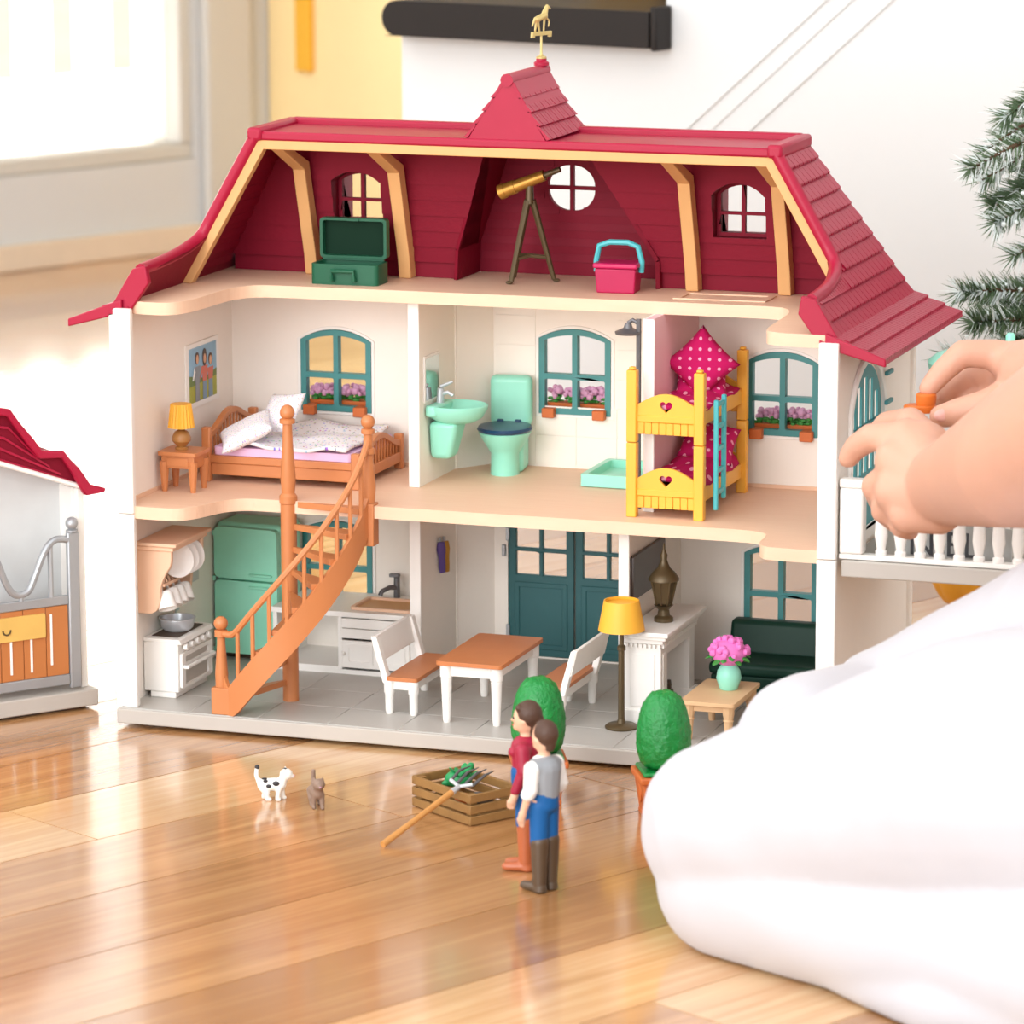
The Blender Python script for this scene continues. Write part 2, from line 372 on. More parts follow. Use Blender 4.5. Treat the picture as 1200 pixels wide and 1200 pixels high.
def plank_mat():
    m, nt, b = nodes('oak_plank'); L = nt.links
    tc = nd(nt, 'ShaderNodeTexCoord'); oi = nd(nt, 'ShaderNodeObjectInfo')
    of = nd(nt, 'ShaderNodeVectorMath', operation='SCALE'); of.inputs['Scale'].default_value = 37.0
    cb = nd(nt, 'ShaderNodeCombineXYZ'); L.new(oi.outputs['Random'], cb.inputs[0]); L.new(oi.outputs['Random'], cb.inputs[1]); L.new(cb.outputs[0], of.inputs[0])
    ad = nd(nt, 'ShaderNodeVectorMath', operation='ADD'); L.new(tc.outputs['Object'], ad.inputs[0]); L.new(of.outputs[0], ad.inputs[1])
    def nz(scale, vec, detail=5, dist=.6):
        mp = nd(nt, 'ShaderNodeMapping'); mp.inputs['Scale'].default_value = vec; L.new(ad.outputs[0], mp.inputs[0])
        n = nd(nt, 'ShaderNodeTexNoise'); n.inputs['Scale'].default_value = scale; n.inputs['Detail'].default_value = detail; n.inputs['Distortion'].default_value = dist
        L.new(mp.outputs[0], n.inputs['Vector']); return n
    g1 = nz(1.0, (4, 70, 20), 6, 1.2); g2 = nz(1.0, (9, 330, 60), 3, .4); g3 = nz(1.0, (3, 14, 5), 2, .5)
    rp = nd(nt, 'ShaderNodeValToRGB'); cr = rp.color_ramp
    cr.elements[0].position = .25; cr.elements[0].color = lin('#a87648'); cr.elements[1].position = .8; cr.elements[1].color = lin('#e6c292')
    e = cr.elements.new(.52); e.color = lin('#d09c68')
    sm = nd(nt, 'ShaderNodeMath', operation='MULTIPLY_ADD', i_1=.55, i_2=-.06); L.new(g1.outputs['Fac'], sm.inputs[0])
    s2 = nd(nt, 'ShaderNodeMath', operation='MULTIPLY_ADD', i_1=.22); L.new(g2.outputs['Fac'], s2.inputs[0]); L.new(sm.outputs[0], s2.inputs[2])
    s3 = nd(nt, 'ShaderNodeMath', operation='MULTIPLY_ADD', i_1=.28); L.new(g3.outputs['Fac'], s3.inputs[0]); L.new(s2.outputs[0], s3.inputs[2])
    s4 = nd(nt, 'ShaderNodeMath', operation='MULTIPLY_ADD', i_1=.5, i_2=-.26); L.new(oi.outputs['Random'], s4.inputs[0])
    s5 = nd(nt, 'ShaderNodeMath', operation='ADD'); L.new(s3.outputs[0], s5.inputs[0]); L.new(s4.outputs[0], s5.inputs[1])
    L.new(s5.outputs[0], rp.inputs[0]); L.new(rp.outputs[0], b.inputs['Base Color'])
    b.inputs['Roughness'].default_value = .22; b.inputs['Specular IOR Level'].default_value = .5
    b.inputs['Coat Weight'].default_value = .85; b.inputs['Coat Roughness'].default_value = .12; b.inputs['Coat IOR'].default_value = 1.5
    bp = nd(nt, 'ShaderNodeBump'); bp.inputs['Strength'].default_value = .12; bp.inputs['Distance'].default_value = .0008
    L.new(g2.outputs['Fac'], bp.inputs['Height']); L.new(bp.outputs['Normal'], b.inputs['Normal'])
    MATS['oak_plank'] = m
plank_mat()

# ------------------------------------------------------------------ the room
RA = radians(62.5)
ROOM = Matrix.Rotation(RA, 4, 'Z')            # room axes: u along the boards, v towards the window wall
def struct(o): o['kind'] = 'structure'; return o
fl = bpy.data.objects.new('floor', None); COL.objects.link(fl); fl['kind'] = 'structure'; fl.rotation_euler = (0, 0, RA)
sub = M().box(-380, 330, -380, 172, -6, -1.2).build('subfloor', 'dark_brown', fl)
PW = 8.75; rows = range(-14, 21)
def plank(u0, u1, v0, v1):
    o = M().box((u0 - u1) / 2 + .05, (u1 - u0) / 2 - .05, -(v1 - v0) / 2 + .05, (v1 - v0) / 2 - .05, -1.2, 0).build('plank', 'oak_plank', fl, smooth=0)
    o.location = ((u0 + u1) / 2 * S, (v0 + v1) / 2 * S, 0)
fixed = {-2: -28.8, -3: -12.7, -8: -27.4}
for k in rows:
    v0 = -7.2 + PW * (k + 1) - PW; v1 = min(v0 + PW, 172)
    if v0 > 171: continue
    rnd = random.Random(k * 13 + 5)
    if k in fixed: cuts = [fixed[k] - rnd.uniform(70, 90), fixed[k], fixed[k] + rnd.uniform(75, 100)]
    else: cuts = [rnd.uniform(-110, -60)]; cuts.append(cuts[0] + rnd.uniform(70, 125))
    while cuts[-1] < 230: cuts.append(cuts[-1] + rnd.uniform(75, 130))
    cuts = [-200] + cuts
    for a, c in zip(cuts[:-1], cuts[1:]): plank(a, min(c, 300), v0, v1)

def room(o): o.rotation_euler = (0, 0, RA); return o
# window wall on the far side: low panel, jambs, a wide glazed opening, white deck railing outside
wl = struct(room(M().prism([(-180, 0), (158, 0), (158, 260), (-180, 260)], [[(-60, 10.8), (140, 10.8), (140, 225), (-60, 225)]], 'xz', 172.2, 182).build('wall_left', 'wall_paint')))
struct(room(M().box(-180, 149, 170.9, 172.1, 0, 3).build('baseboard_left', 'base_wood', bev=.2)))
win = bpy.data.objects.new('window_1', None); COL.objects.link(win); win['kind'] = 'structure'; win.rotation_euler = (0, 0, RA)
for nm, a in (('bottom_rail', (-60, 140, 172.4, 178, 10.8, 12.6)), ('top_rail', (-60, 140, 172.4, 178, 223, 225)), ('stile', (138.2, 140, 172.4, 178, 12.6, 223)), ('stile', (-60, -58, 172.4, 178, 12.6, 223))):
    M().box(*a).build(nm, 'trim_paint', win, bev=.3)
M().box(-58, 138.2, 175, 175.4, 12.6, 223).build('pane', 'pane_glass', win, smooth=0)
struct(room(M().box(141, 148, 170.6, 172.1, 3, 240).build('trim_1', 'trim_paint', bev=.4)))
struct(room(M().box(-20, 162, -330, 182, 262, 270).build('light_block_ceiling', 'wall_paint')))  # partial ceiling out of view, added to cut the sky light
# far wall with the yellow painted door
struct(room(M().box(154, 162, -330, 172.3, 0, 261.9).build('wall_back', 'wall_paint', bev=0)))
dr = bpy.data.objects.new('door_1', None); COL.objects.link(dr); dr['kind'] = 'structure'; dr.rotation_euler = (0, 0, RA)
M().box(151.5, 153.9, 120, 172, .3, 200).build('door_leaf', 'yellow_paint', dr, bev=.2)
M().box(150.7, 151.45, 163.4, 166.2, 20.8, 100).build('door_moulding', 'orange_paint', dr, bev=.2)
M().box(150.7, 151.45, 128, 130.8, 20.8, 100).build('door_moulding', 'orange_paint', dr, bev=.2)
# outside: deck, white railing, lawn
struct(room(M().box(-200, 320, 182.2, 270, -14, -4).build('ground_deck', 'deck')))
struct(room(M().box(-900, 1500, 270.5, 2200, -60, -50).build('ground_lawn', 'lawn')))
rl = thing('deck_railing', 'white baluster railing on the deck outside the window', 'railing', (0, 0, 0)); rl.rotation_euler = (0, 0, RA)
M().box(-60, 240, 262, 267, -3.9, 11).build('bottom_rail', 'white_plastic', rl)
M().box(-60, 240, 262, 267, 70, 75).build('top_rail', 'white_plastic', rl)
bal = None
for i in range(25):
    u = -30 + i * 10.8
    if bal is None:
        o = M().box(-2.7, 2.7, -.8, .8, 11.1, 69.9).build('baluster', 'white_plastic', rl); bal = o
    else:
        o = bal.copy(); COL.objects.link(o); o.parent = rl
    o.location = (u * S, 264.5 * S, 0)
for u in (-58, 238): M().box(u - 3, u + 3, 261.5, 267.5, -3.9, 70).build('post', 'white_plastic', rl)

# stair flank on the right of the picture: white wall, dark tread, stringer mouldings
SA = radians(-14)
def stair(o): o.rotation_euler = (0, 0, SA); return o
struct(stair(M().prism([(-30, 0), (160, 0), (160, 240), (20, 240), (-4.6, 58), (-4.6, 37.6), (-30, 37.6)], None, 'xz', 67.2, 74).build('wall_right', 'wall_paint')))
tr = thing('stair_tread', 'dark brown wooden stair tread with a rounded nose above the white wall', 'stair tread', (0, 0, 0)); tr.rotation_euler = (0, 0, SA)
M().prism([(-30.1 + .0, 37.7)] + [(-28.4 - 1.45 * sin(pi * i / 10) - .4, 39.15 - 1.45 * cos(pi * i / 10)) for i in range(11)] + [(-5.6, 40.6), (-4.7, 40.6), (-4.7, 37.7)], None, 'xz', 64.6, 90).build('tread', 'dark_tread', tr, bev=.25)
M().box(-4.6, -4.0, 64.6, 67.1, 37.5, 41).build('return_nosing', 'dark_tread', tr, bev=.2)
struct(stair(M().box(-26, -4.8, 90.1, 92, 37.7, 58).build('trim_2', 'grey_paint')))
M().prism([(-19.6, 40.62), (-13, 40.62), (-13, 52), (-19.6, 52)], None, 'xz', 80, 88).build('box_body', 'orange_paint', None)
bx = bpy.data.objects['box_body']; bx.name = 'storage_box'; bx.rotation_euler = (0, 0, SA); tag(bx, 'orange box standing on the dark stair tread', 'box')
for i, (d0, w, pr_) in enumerate(((-2.5, .3, .12), (-.3, .25, .08), (3.0, .3, .12))):
    struct(stair(M().prism([(-10 + d0, 23.3), (-10 + d0 + w, 23.0), (60 + d0 + w, 83.0 - .0), (60 + d0, 83.3)], None, 'xz', 67.15 - pr_, 67.15).build('trim_%d' % (3 + i), 'wall_paint', smooth=0)))
# ------------------------------------------------------------------ the dollhouse
ZB, Z2, ZA, TH = 1.28, 14.48, 27.6, .8        # base top, bedroom floor, attic floor, slab thickness
H = thing('dollhouse', 'open-fronted white toy dollhouse with crimson tiled roof and three furnished storeys', 'dollhouse')
base = M().box(-1.35, 46.6, -12.1, 10.4, .26, ZB - .06).build('base_plate', 'grey_base', H, bev=.08)
for x in (0.2, 44.2):
    for y in (-11.2, 8): M().box(x, x + 1.4, y, y + 1.4, 0, .25).build('foot', 'dark_brown', base)
tile0 = None
for j in range(5):
    for i in range(10):
        o = tile0.copy() if tile0 else M().box(-2.372, 2.372, -2.152, 2.152, -.05, .055).build('floor_tile', 'grey_tile', base, bev=.04, seg=1)
        if tile0: COL.objects.link(o); o.parent = base
        tile0 = tile0 or o
        o.location = ((-1.2 + 4.76 * (i + .5)) * S, (-11.9 + 4.32 * (j + .5)) * S, (ZB - .055) * S)

fl2 = smooth_path([(-.85, -11.45, 0), (1.5, -11.6, 0), (2.9, -11.4, 0), (3.7, -10.5, 0), (4.2, -9.2, 0), (4.7, -7.9, 0), (5.8, -7.0, 0), (7.6, -6.85, 0)], 5)
fl2 += [Vector((38.2, -6.75, 0))] + smooth_path([(39.4, -6.85, 0), (40.5, -7.4, 0), (40.85, -8.6, 0), (40.9, -9.9, 0), (41.3, -10.9, 0), (42.2, -11.4, 0), (45.85, -11.5, 0)], 5)
bayp = [(45.85, 7), (30.2, 7), (28.5, 9.6), (16.9, 9.6), (15.1, 7), (-.85, 7)]
M().prism([(p.x, p.y) for p in fl2] + bayp, None, 'xy', Z2 - TH, Z2).build('bedroom_floor', 'toy_boards', H, bev=.12)
fla = smooth_path([(-.5, -10.75, 0), (.4, -10.95, 0), (1.7, -11.0, 0), (2.6, -10.5, 0), (3.1, -9.2, 0), (3.3, -7.3, 0), (3.4, -5.0, 0), (3.7, -3.2, 0), (4.6, -1.9, 0), (6.2, -1.55, 0)], 5)
fla += [Vector((37.2, -.75, 0))] + smooth_path([(38.6, -.75, 0), (40.0, -1.2, 0), (40.7, -2.8, 0), (40.9, -5.2, 0), (41.05, -8.4, 0), (41.3, -10.2, 0), (42.0, -10.9, 0), (43.0, -11.1, 0), (45.2, -11.1, 0)], 5)
att = M().prism([(p.x, p.y) for p in fla] + [(45.0, 7)] + bayp[1:5] + [(-.5, 7)], None, 'xy', ZA - TH, ZA).build('attic_floor', 'toy_boards', H, bev=.12)
# raised trapdoor outline in the attic floor
M().prism([(32.2, .4), (38.2, .7), (38.2, 3.4), (32.2, 3.1)], [[(32.6, .75), (37.8, 1.0), (37.8, 3.05), (32.6, 2.8)]], 'xy', ZA + .01, ZA + .09).build('trapdoor_rim', 'slab', att)

WT = .45
def win_open(x0, x1, z0, zs, zt): return arch(x0, x1, z0, zs, zt)
WIN = {'a': (4.1, 9.2, 17.9, 22.75, 23.5), 'b': (20.15, 25.2, 18.1, 23.2, 23.9), 'c': (35.25, 40.1, 17.95, 22.8, 23.5), 'g': (35.2, 40.2, 4.75, 10.1, 10.75), 'k': (4.05, 9.15, 4.6, 9.75, 10.4)}
M().prism([(-.9, ZB), (15.2, ZB), (15.2, ZA - TH), (-.9, ZA - TH)], [win_open(*WIN['a']), win_open(*WIN['k'])], 'xz', 7, 7 + WT).build('back_wall', 'cream_wall', H)
M().prism([(30.1, ZB), (45.9, ZB), (45.9, ZA - TH), (30.1, ZA - TH)], [win_open(*WIN['c']), win_open(*WIN['g'])], 'xz', 7, 7 + WT).build('back_wall', 'cream_wall', H)
M().prism([(16.9, ZB), (28.5, ZB), (28.5, ZA - TH), (16.9, ZA - TH)], [win_open(*WIN['b']), [(17.9, ZB + .1), (27.4, ZB + .1), (27.4, 11.2), (17.9, 11.2)]], 'xz', 9.6, 9.6 + WT).build('back_wall', 'cream_wall', H)
for (xa, ya, xb, yb) in ((15.1, 7.0, 16.95, 9.6), (28.45, 9.6, 30.2, 7.0)):
    n = Vector((yb - ya, -(xb - xa), 0)).normalized() * -WT
    M().hexa([(xa, ya, ZB), (xb, yb, ZB), (xb + n.x, yb + n.y, ZB), (xa + n.x, ya + n.y, ZB)], [(xa, ya, ZA - TH), (xb, yb, ZA - TH), (xb + n.x, yb + n.y, ZA - TH), (xa + n.x, ya + n.y, ZA - TH)]).build('bay_wall', 'cream_wall', H)
def toy_window(key, Y, fr=.42, mu=.36):
    x0, x1, z0, zs, zt = WIN[key]; h = thing_part = None
    xm = (x0 + x1) / 2; zm = z0 + (zt - z0) * .44; m2 = mu / 2
    out = arch(x0 + .02, x1 - .02, z0 + .02, zs, zt - .02)
    inner = arch(x0 + fr, x1 - fr, z0 + fr, zs - .12, zt - fr)
    top = arc_top(x0 + fr, x1 - fr, zs - .12, zt - fr, 12)
    rt_ = [p for p in top if p[0] > xm + m2]; lf_ = [p for p in top if p[0] < xm - m2]
    zc = zt - fr - .005
    holes = [rrect(x0 + fr, xm - m2, z0 + fr, zm - m2, .12), rrect(xm + m2, x1 - fr, z0 + fr, zm - m2, .12),
             [(xm + m2, zm + m2), (x1 - fr, zm + m2)] + rt_ + [(xm + m2, zc)], [(x0 + fr, zm + m2), (xm - m2, zm + m2), (xm - m2, zc)] + lf_]
    f = M().prism(out, holes, 'xz', Y - .12, Y + WT + .05).build('window_frame', 'teal', H, bev=.03, seg=1)
    tr_ = arch(x0 - .22, x1 + .22, z0 - .2, zs + .05, zt + .22); M().prism(tr_, [arch(x0, x1, z0, zs, zt)], 'xz', Y - .1, Y - .005).build('surround', 'white_plastic', f, bev=.04, seg=1)
    return f
for k, y in (('a', 7), ('b', 9.6), ('c', 7), ('g', 7), ('k', 7)): toy_window(k, y)
# double entrance door
for s, (x0, x1) in ((1, (17.95, 22.6)), (-1, (22.7, 27.35))):
    c0 = x0 + .55; c1 = x1 - .55; cm = (c0 + c1) / 2
    hs = [[(a, z0), (b_, z0), (b_, z1), (a, z1)] for (a, b_) in ((c0, cm - .13), (cm + .13, c1)) for (z0, z1) in ((7.0, 8.6), (8.85, 10.3))]
    d = M().prism([(x0, ZB + .12), (x1, ZB + .12), (x1, 11.1), (x0, 11.1)], hs, 'xz', 9.55, 9.95).build('house_door', 'teal_shaded', H, bev=.05, seg=1)
    M().prism([(x0 + .45, 1.9), (x1 - .45, 1.9), (x1 - .45, 6.5), (x0 + .45, 6.5)], [[(x0 + .8, 2.25), (x1 - .8, 2.25), (x1 - .8, 6.15), (x0 + .8, 6.15)]], 'xz', 9.47, 9.549).build('door_moulding', 'teal_shaded', d, bev=.03, seg=1)
    for z in (2.6, 9.3): M().box((x0 if s > 0 else x1) - .12, (x0 if s > 0 else x1) + .12, 9.35, 9.54, z, z + .9).build('hinge', 'steel', d, bev=.03)
# side walls and front posts (two stacked storeys)
M().box(-1.6, -.9, -11.4, 7.4, ZB, ZA - TH).build('side_wall', 'cream_wall', H)
for z0, z1 in ((ZB, 13.95), (14.0, ZA - TH + .4)):
    M().box(-1.2, -.02, -11.75, -11.25, z0, z1).build('corner_post', 'white_plastic', H, bev=.08)
    M().box(44.95, 46.15, -11.75, -11.25, z0, z1).build('corner_post', 'white_plastic', H, bev=.08)
    M().box(45.5, 46.35, 7.0, 7.6, z0, z1).build('corner_post', 'cream_wall', H, bev=.06)
dar = arch(-8.5, -.6, 14.6, 22.2, 25.0, 16)
rw = M().prism([(-11.3, ZB), (7.2, ZB), (7.2, ZA - TH), (-11.3, ZA - TH)], [dar], 'yz', 45.55, 46.1).build('side_wall', 'cream_wall', H)
M().prism(arch(-8.95, -.15, 14.6, 22.3, 25.5, 16), [dar], 'yz', 46.101, 46.35).build('door_surround', 'white_plastic', rw, bev=.05)
# arched teal glazed balcony door
do = arch(-8.35, -.75, 14.7, 22.2, 24.85, 16)
hs = []
for i in range(5):
    y0 = -7.85 + i * 1.36; y1 = y0 + .85; ym = (y0 + y1) / 2; t = (ym + 4.55) / 3.8; ztop = 22.2 + 2.65 * (1 - t * t) - .75
    hs.append(rrect(y0, y1, 21.2, ztop, .08)); hs.append(rrect(y0, y1, 18.1, 20.85, .08))
bd = M().prism(do, hs, 'yz', 45.98, 46.12).build('balcony_door', 'teal_light', H, bev=.05, seg=1)
for z in (21.75, 23.6): M().box(46.36, 46.6, -.9, .6, z, z + .28).build('strap_hinge', 'teal_light', bd, bev=.06)
M().box(46.13, 46.4, -8.1, -1.0, 20.85, 21.2).build('cross_bar', 'teal_light', bd, bev=.06)
# inner partitions
for z0, z1 in ((ZB, Z2 - TH), (Z2, ZA - TH)):
    p = M().box(14.5, 15.1, 0, 7.2, z0, z1).build('partition', 'cream_wall', H); M().box(14.42, 15.18, -.12, .1, z0 + .01, z1 - .01).build('edge_strip', 'white_plastic', p, bev=.05)
p = M().box(30.3, 30.85, -4.6, 7.2, ZB, Z2 - TH).build('partition', 'cream_wall', H); M().box(30.22, 30.93, -4.75, -4.55, ZB + .01, Z2 - TH - .01).build('edge_strip', 'white_plastic', p, bev=.05)
p = M().box(31.5, 32.0, -3.1, 7.2, Z2, ZA - TH).build('partition', 'pink_wall', H); M().box(31.42, 32.08, -3.25, -3.05, Z2 + .01, ZA - TH - .01).build('edge_strip', 'white_plastic', p, bev=.05)
M().box(31.3, 31.48, -3.1, 7.1, Z2 + .01, ZA - TH - .01).build('tile_side', 'cream_wall', p)
# wall tile grid of the bathroom (shallow relief panels)
for i in range(4):
    for j in range(6):
        x0 = 17.1 + i * 2.85
        if j > 1 and x0 + 2.7 > 19.9 and x0 < 25.4: continue
        M().box(x0, x0 + 2.8, 9.54, 9.6, Z2 + .2 + j * 2.0, Z2 + 2.15 + j * 2.0).build('wall_tile', 'cream_wall', H, smooth=0)
# skirting strips
M().box(-.9, 14.4, 6.85, 7.0, Z2 + .01, Z2 + .25).build('skirting', 'slab', H); M().box(32.1, 45.5, 6.85, 7.0, Z2 + .01, Z2 + .25).build('skirting', 'slab', H)
M().box(-.9, -.75, -11.0, 6.8, Z2 + .01, Z2 + .25).build('skirting', 'slab', H)

# ---- balcony on the right-hand side
bal_ = M().box(46.4, 60, -11.2, 2.5, 13.15, 13.85).build('balcony_floor', 'grey_base', H, bev=.15)
M().box(46.4, 60.2, -11.45, -11.22, 12.95, 14.0).build('cornice', 'grey_base', bal_, bev=.1)
M().box(46.2, 60, -11.3, -10.5, 14.02, 14.35).build('bottom_rail', 'white_plastic', H, bev=.08)
M().box(46.2, 60, -11.35, -10.45, 18.4, 18.95).build('hand_rail', 'white_plastic', H, bev=.12)
M().box(46.25, 47.7, -11.4, -10.3, 14.36, 18.39).build('newel_post', 'white_plastic', H, bev=.15)
M().box(58.0, 59.6, -11.4, -10.3, 14.36, 18.39).build('newel_post', 'white_plastic', H, bev=.15)
b0 = None
for i in range(8):
    x = 48.75 + i * 1.2
    o = b0.copy() if b0 else M().lathe([(.36, 0), (.36, .25), (.26, .35), (.42, 1.2), (.34, 2.4), (.24, 3.4), (.36, 3.7), (.36, 4.03)], seg=12).build('baluster', 'white_plastic', H)
    if b0: COL.objects.link(o); o.parent = H
    b0 = b0 or o
    o.location = (x * S, -10.9 * S, 14.36 * S)
for x, y in ((59, -10.6), (59, 1.6)): M().box(x - .5, x + .5, y - .5, y + .5, 0, 13.14).build('balcony_post', 'white_plastic', H, bev=.08)

# ---- roof
R = M().box(4.9, 39.6, -2.35, 4.2, 37.15, 37.62).build('roof', 'crimson', H, bev=.1)
M().box(4.75, 39.75, -2.5, -1.9, 37.12, 37.72).build('ridge_lip', 'crimson', R, bev=.15); M().box(4.9, 39.6, 3.7, 4.5, 37.3, 38.0).build('ridge_lip', 'crimson', R, bev=.15)
for x0, x1 in ((4.4, 5.4), (39.1, 40.1)): M().box(x0, x1, -2.7, 4.6, 37.1, 37.95).build('hip_cap', 'crimson', R, bev=.2)
KR = 1.72
def XR_(z): return 39.5 + (37.7 - z) / KR
def XL_(z): return 5.0 - (37.7 - z) / KR
def y_back(z): return 4.2 + (37.7 - z) * .5
# end slopes: solid panel with a stepped inner side, then rows of tiles on the outer side
front = [(37.6, -2.3), (31.2, -2.3), (30.4, -2.9), (29.9, -4.2), (29.65, -6.2), (29.55, -8.4), (29.5, -10.6), (27.3, -10.6)]
def y_front(z):
    if z >= 31.2: return -2.3
    if z >= 29.6: t = (31.2 - z) / 1.6; return -2.3 - 8.3 * (1 - sqrt(max(0, 1 - t ** 2.4)))
    return -10.6
for side in (1, -1):
    X = XR_ if side > 0 else XL_
    nz = 26; vs = []; fs = []
    zs = [37.6 - (37.6 - 27.3) * i / nz for i in range(nz + 1)]
    for z in zs:
        for off in (-.02, -.5):
            for y in (y_front(z), y_back(z)): vs.append((X(z) + side * off, y, z))
    for i in range(nz):
        a = 4 * i; c = a + 4
        fs += [(a, a + 1, c + 1, c), (a + 2, c + 2, c + 3, a + 3), (a, c, c + 2, a + 2), (a + 1, a + 3, c + 3, c + 1)]
    fs += [(0, 2, 3, 1), (4 * nz, 4 * nz + 1, 4 * nz + 3, 4 * nz + 2)]
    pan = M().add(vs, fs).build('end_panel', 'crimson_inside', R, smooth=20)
    nr = 10
    for k in range(nr):
        z1 = 37.5 - k * 1.02; z0 = z1 - 1.1
        if z0 < 27.3: z0 = 27.3
        m_ = M(); y0 = y_front(z1) + .1; y1 = y_back((z0 + z1) / 2); n = max(8, int((y1 - y0) / .46)); w = (y1 - y0) / n
        for i in range(n):
            ya, yb = y0 + i * w + .012, y0 + (i + 1) * w - .012; t = .0 if i % 2 else .015
            xa, xb = X(z1), X(z0); ym = (ya + yb) / 2; s_ = side
            m_.hexa([(xb + s_ * .05, ya, z0 + .1), (xb + s_ * .05, yb, z0 + .1), (xb + s_ * (.3 + t), yb, z0 + .16), (xb + s_ * (.3 + t), ya, z0 + .16)],
                    [(xa, ya, z1), (xa, yb, z1), (xa + s_ * .07, yb, z1 + .03), (xa + s_ * .07, ya, z1 + .03)])
            m_.hexa([(xb + s_ * .05, ya + w * .22, z0 - .02), (xb + s_ * .05, yb - w * .22, z0 - .02), (xb + s_ * (.3 + t), yb - w * .22, z0 + .03), (xb + s_ * (.3 + t), ya + w * .22, z0 + .03)],
                    [(xb + s_ * .05, ya, z0 + .1), (xb + s_ * .05, yb, z0 + .1), (xb + s_ * (.3 + t), yb, z0 + .16), (xb + s_ * (.3 + t), ya, z0 + .16)])
        if y0 > -10 and z0 < 31.2:                      # short tiles under the curved verge
            y = y0 - w
            while y > -10.5:
                q = max(0.0, min(1.0, 1 - (-2.3 - y) / 8.3)); zc = 31.2 - 1.6 * (1 - q * q) ** (1 / 2.4) - .12
                if zc > z0 + .15:
                    xa, xb = X(zc), X(z0); ya, yb = y + .012, y + w - .012
                    m_.hexa([(xb + side * .05, ya, z0 + .02), (xb + side * .05, yb, z0 + .02), (xb + side * .3, yb, z0 + .08), (xb + side * .3, ya, z0 + .08)], [(xa, ya, zc), (xa, yb, zc), (xa + side * .16, yb, zc + .03), (xa + side * .16, ya, zc + .03)])
                y -= w
        m_.build('shingle_row', 'crimson', R, smooth=0)
    for k in range(9):
        z = 28.2 + k * 1.0; zt_ = z + .5; ya, yb = max(y_front(z), -2.0) + .4, 4.3 + (37.7 - z) * .05; xi0, xi1 = X(z) - side * .5, X(zt_) - side * .5
        M().hexa([(xi0 - side * .1, ya, z), (xi0, ya, z), (xi0, yb, z), (xi0 - side * .1, yb, z)], [(xi1 - side * .02, ya, zt_), (xi1, ya, zt_), (xi1, yb, zt_), (xi1 - side * .02, yb, zt_)]).build('wall_lath', 'crimson_inside', pan, smooth=0)
    # verge trim along the open front edge
    zz = [37.6 - (37.6 - 31.0) * i / 8 for i in range(9)] + [30.7, 30.4, 30.1, 29.9, 29.75, 29.65]
    path = [(X(z) - side * .05, y_front(z), z) for z in zz] + [(X(29.58) - side * .05, -10.6, 29.58)]
    path = [Vector(p) for p in path]
    M().tube(path, .42, 8).build('verge_trim', 'crimson', R, smooth=50)
    xa = X(29.6); xb = X(27.2)
    M().prism([(xa - side * .55, 29.9), (xa + side * .35, 29.7), (xb + side * .5, 27.2), (xb - side * .75, 26.85), (xa - side * .75, 28.8)], None, 'xz', -11.1, -10.55).build('gable_front', 'crimson', R, bev=.08)
    # three-step eave
    x0 = X(27.5)
    for k in range(3):
        xi = x0 + side * (k * 1.12 - (.15 if k else .55)); xo = x0 + side * ((k + 1) * 1.12 + .12); zi = 27.62 - k * .46 + (0 if k else .08); zo = 27.62 - (k + 1) * .46
        m_ = M(); ya0, yb0 = -11.1, 9.4; n = 44; w = (yb0 - ya0) / n
        for i in range(n):
            ya, yb = ya0 + i * w + .035, ya0 + (i + 1) * w - .035
            m_.hexa([(xi, ya, zi - .2), (xi, yb, zi - .2), (xo, yb, zo - .12), (xo, ya, zo - .12)], [(xi, ya, zi + .02), (xi, yb, zi + .02), (xo, yb, zo + .12), (xo, ya, zo + .12)])
        m_.build('eave_tile_row', 'crimson', R, smooth=0)
    xe = x0 + side * 3.5
    M().hexa([(x0 - side * .6, -11.25, 26.95), (x0 - side * .6, 9.4, 26.95), (xe, 9.4, 25.95), (xe, -11.25, 25.95)], [(x0 - side * .6, -11.25, 27.3), (x0 - side * .6, 9.4, 27.3), (xe, 9.4, 26.12), (xe, -11.25, 26.12)]).build('eave_soffit', 'crimson', R, bev=.05)
    M().hexa([(x0 - side * .2, -11.4, 26.85), (x0 - side * .2, -11.12, 26.85), (xe + side * .05, -11.12, 25.85), (xe + side * .05, -11.4, 25.85)], [(x0 - side * .2, -11.4, 27.75), (x0 - side * .2, -11.12, 27.75), (xe + side * .05, -11.12, 26.35), (xe + side * .05, -11.4, 26.35)]).build('barge_board', 'crimson', R, bev=.08)
# rear slope: stepped boards inside, pierced by two dormer windows and the central alcove
prof = [(10.2, 27.62)]
zz = [27.62 + i * 1.05 for i in range(10)]
fr_ = []
for i, z in enumerate(zz[:-1]):
    y = 5.0 - (z - 27.62) * .22
    fr_ += [(y - .16, z), (y - .231, z + 1.05)] if i else [(4.9, z), (4.9, z + 1.05)]
prof = fr_ + [(fr_[-1][0] + 1.0, 37.15), (9.2, 27.62)]
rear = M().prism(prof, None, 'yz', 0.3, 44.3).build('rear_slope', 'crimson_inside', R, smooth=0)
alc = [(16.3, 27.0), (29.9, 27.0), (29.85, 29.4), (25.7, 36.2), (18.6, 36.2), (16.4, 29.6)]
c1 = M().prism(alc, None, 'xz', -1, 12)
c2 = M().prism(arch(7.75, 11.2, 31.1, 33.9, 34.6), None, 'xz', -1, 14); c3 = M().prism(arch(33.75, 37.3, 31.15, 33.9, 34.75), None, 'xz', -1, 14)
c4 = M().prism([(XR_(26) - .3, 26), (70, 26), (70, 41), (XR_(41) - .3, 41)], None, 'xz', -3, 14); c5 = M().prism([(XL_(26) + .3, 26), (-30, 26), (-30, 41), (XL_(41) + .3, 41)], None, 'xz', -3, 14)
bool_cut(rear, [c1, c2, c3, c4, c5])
def slope_clip(v): return v
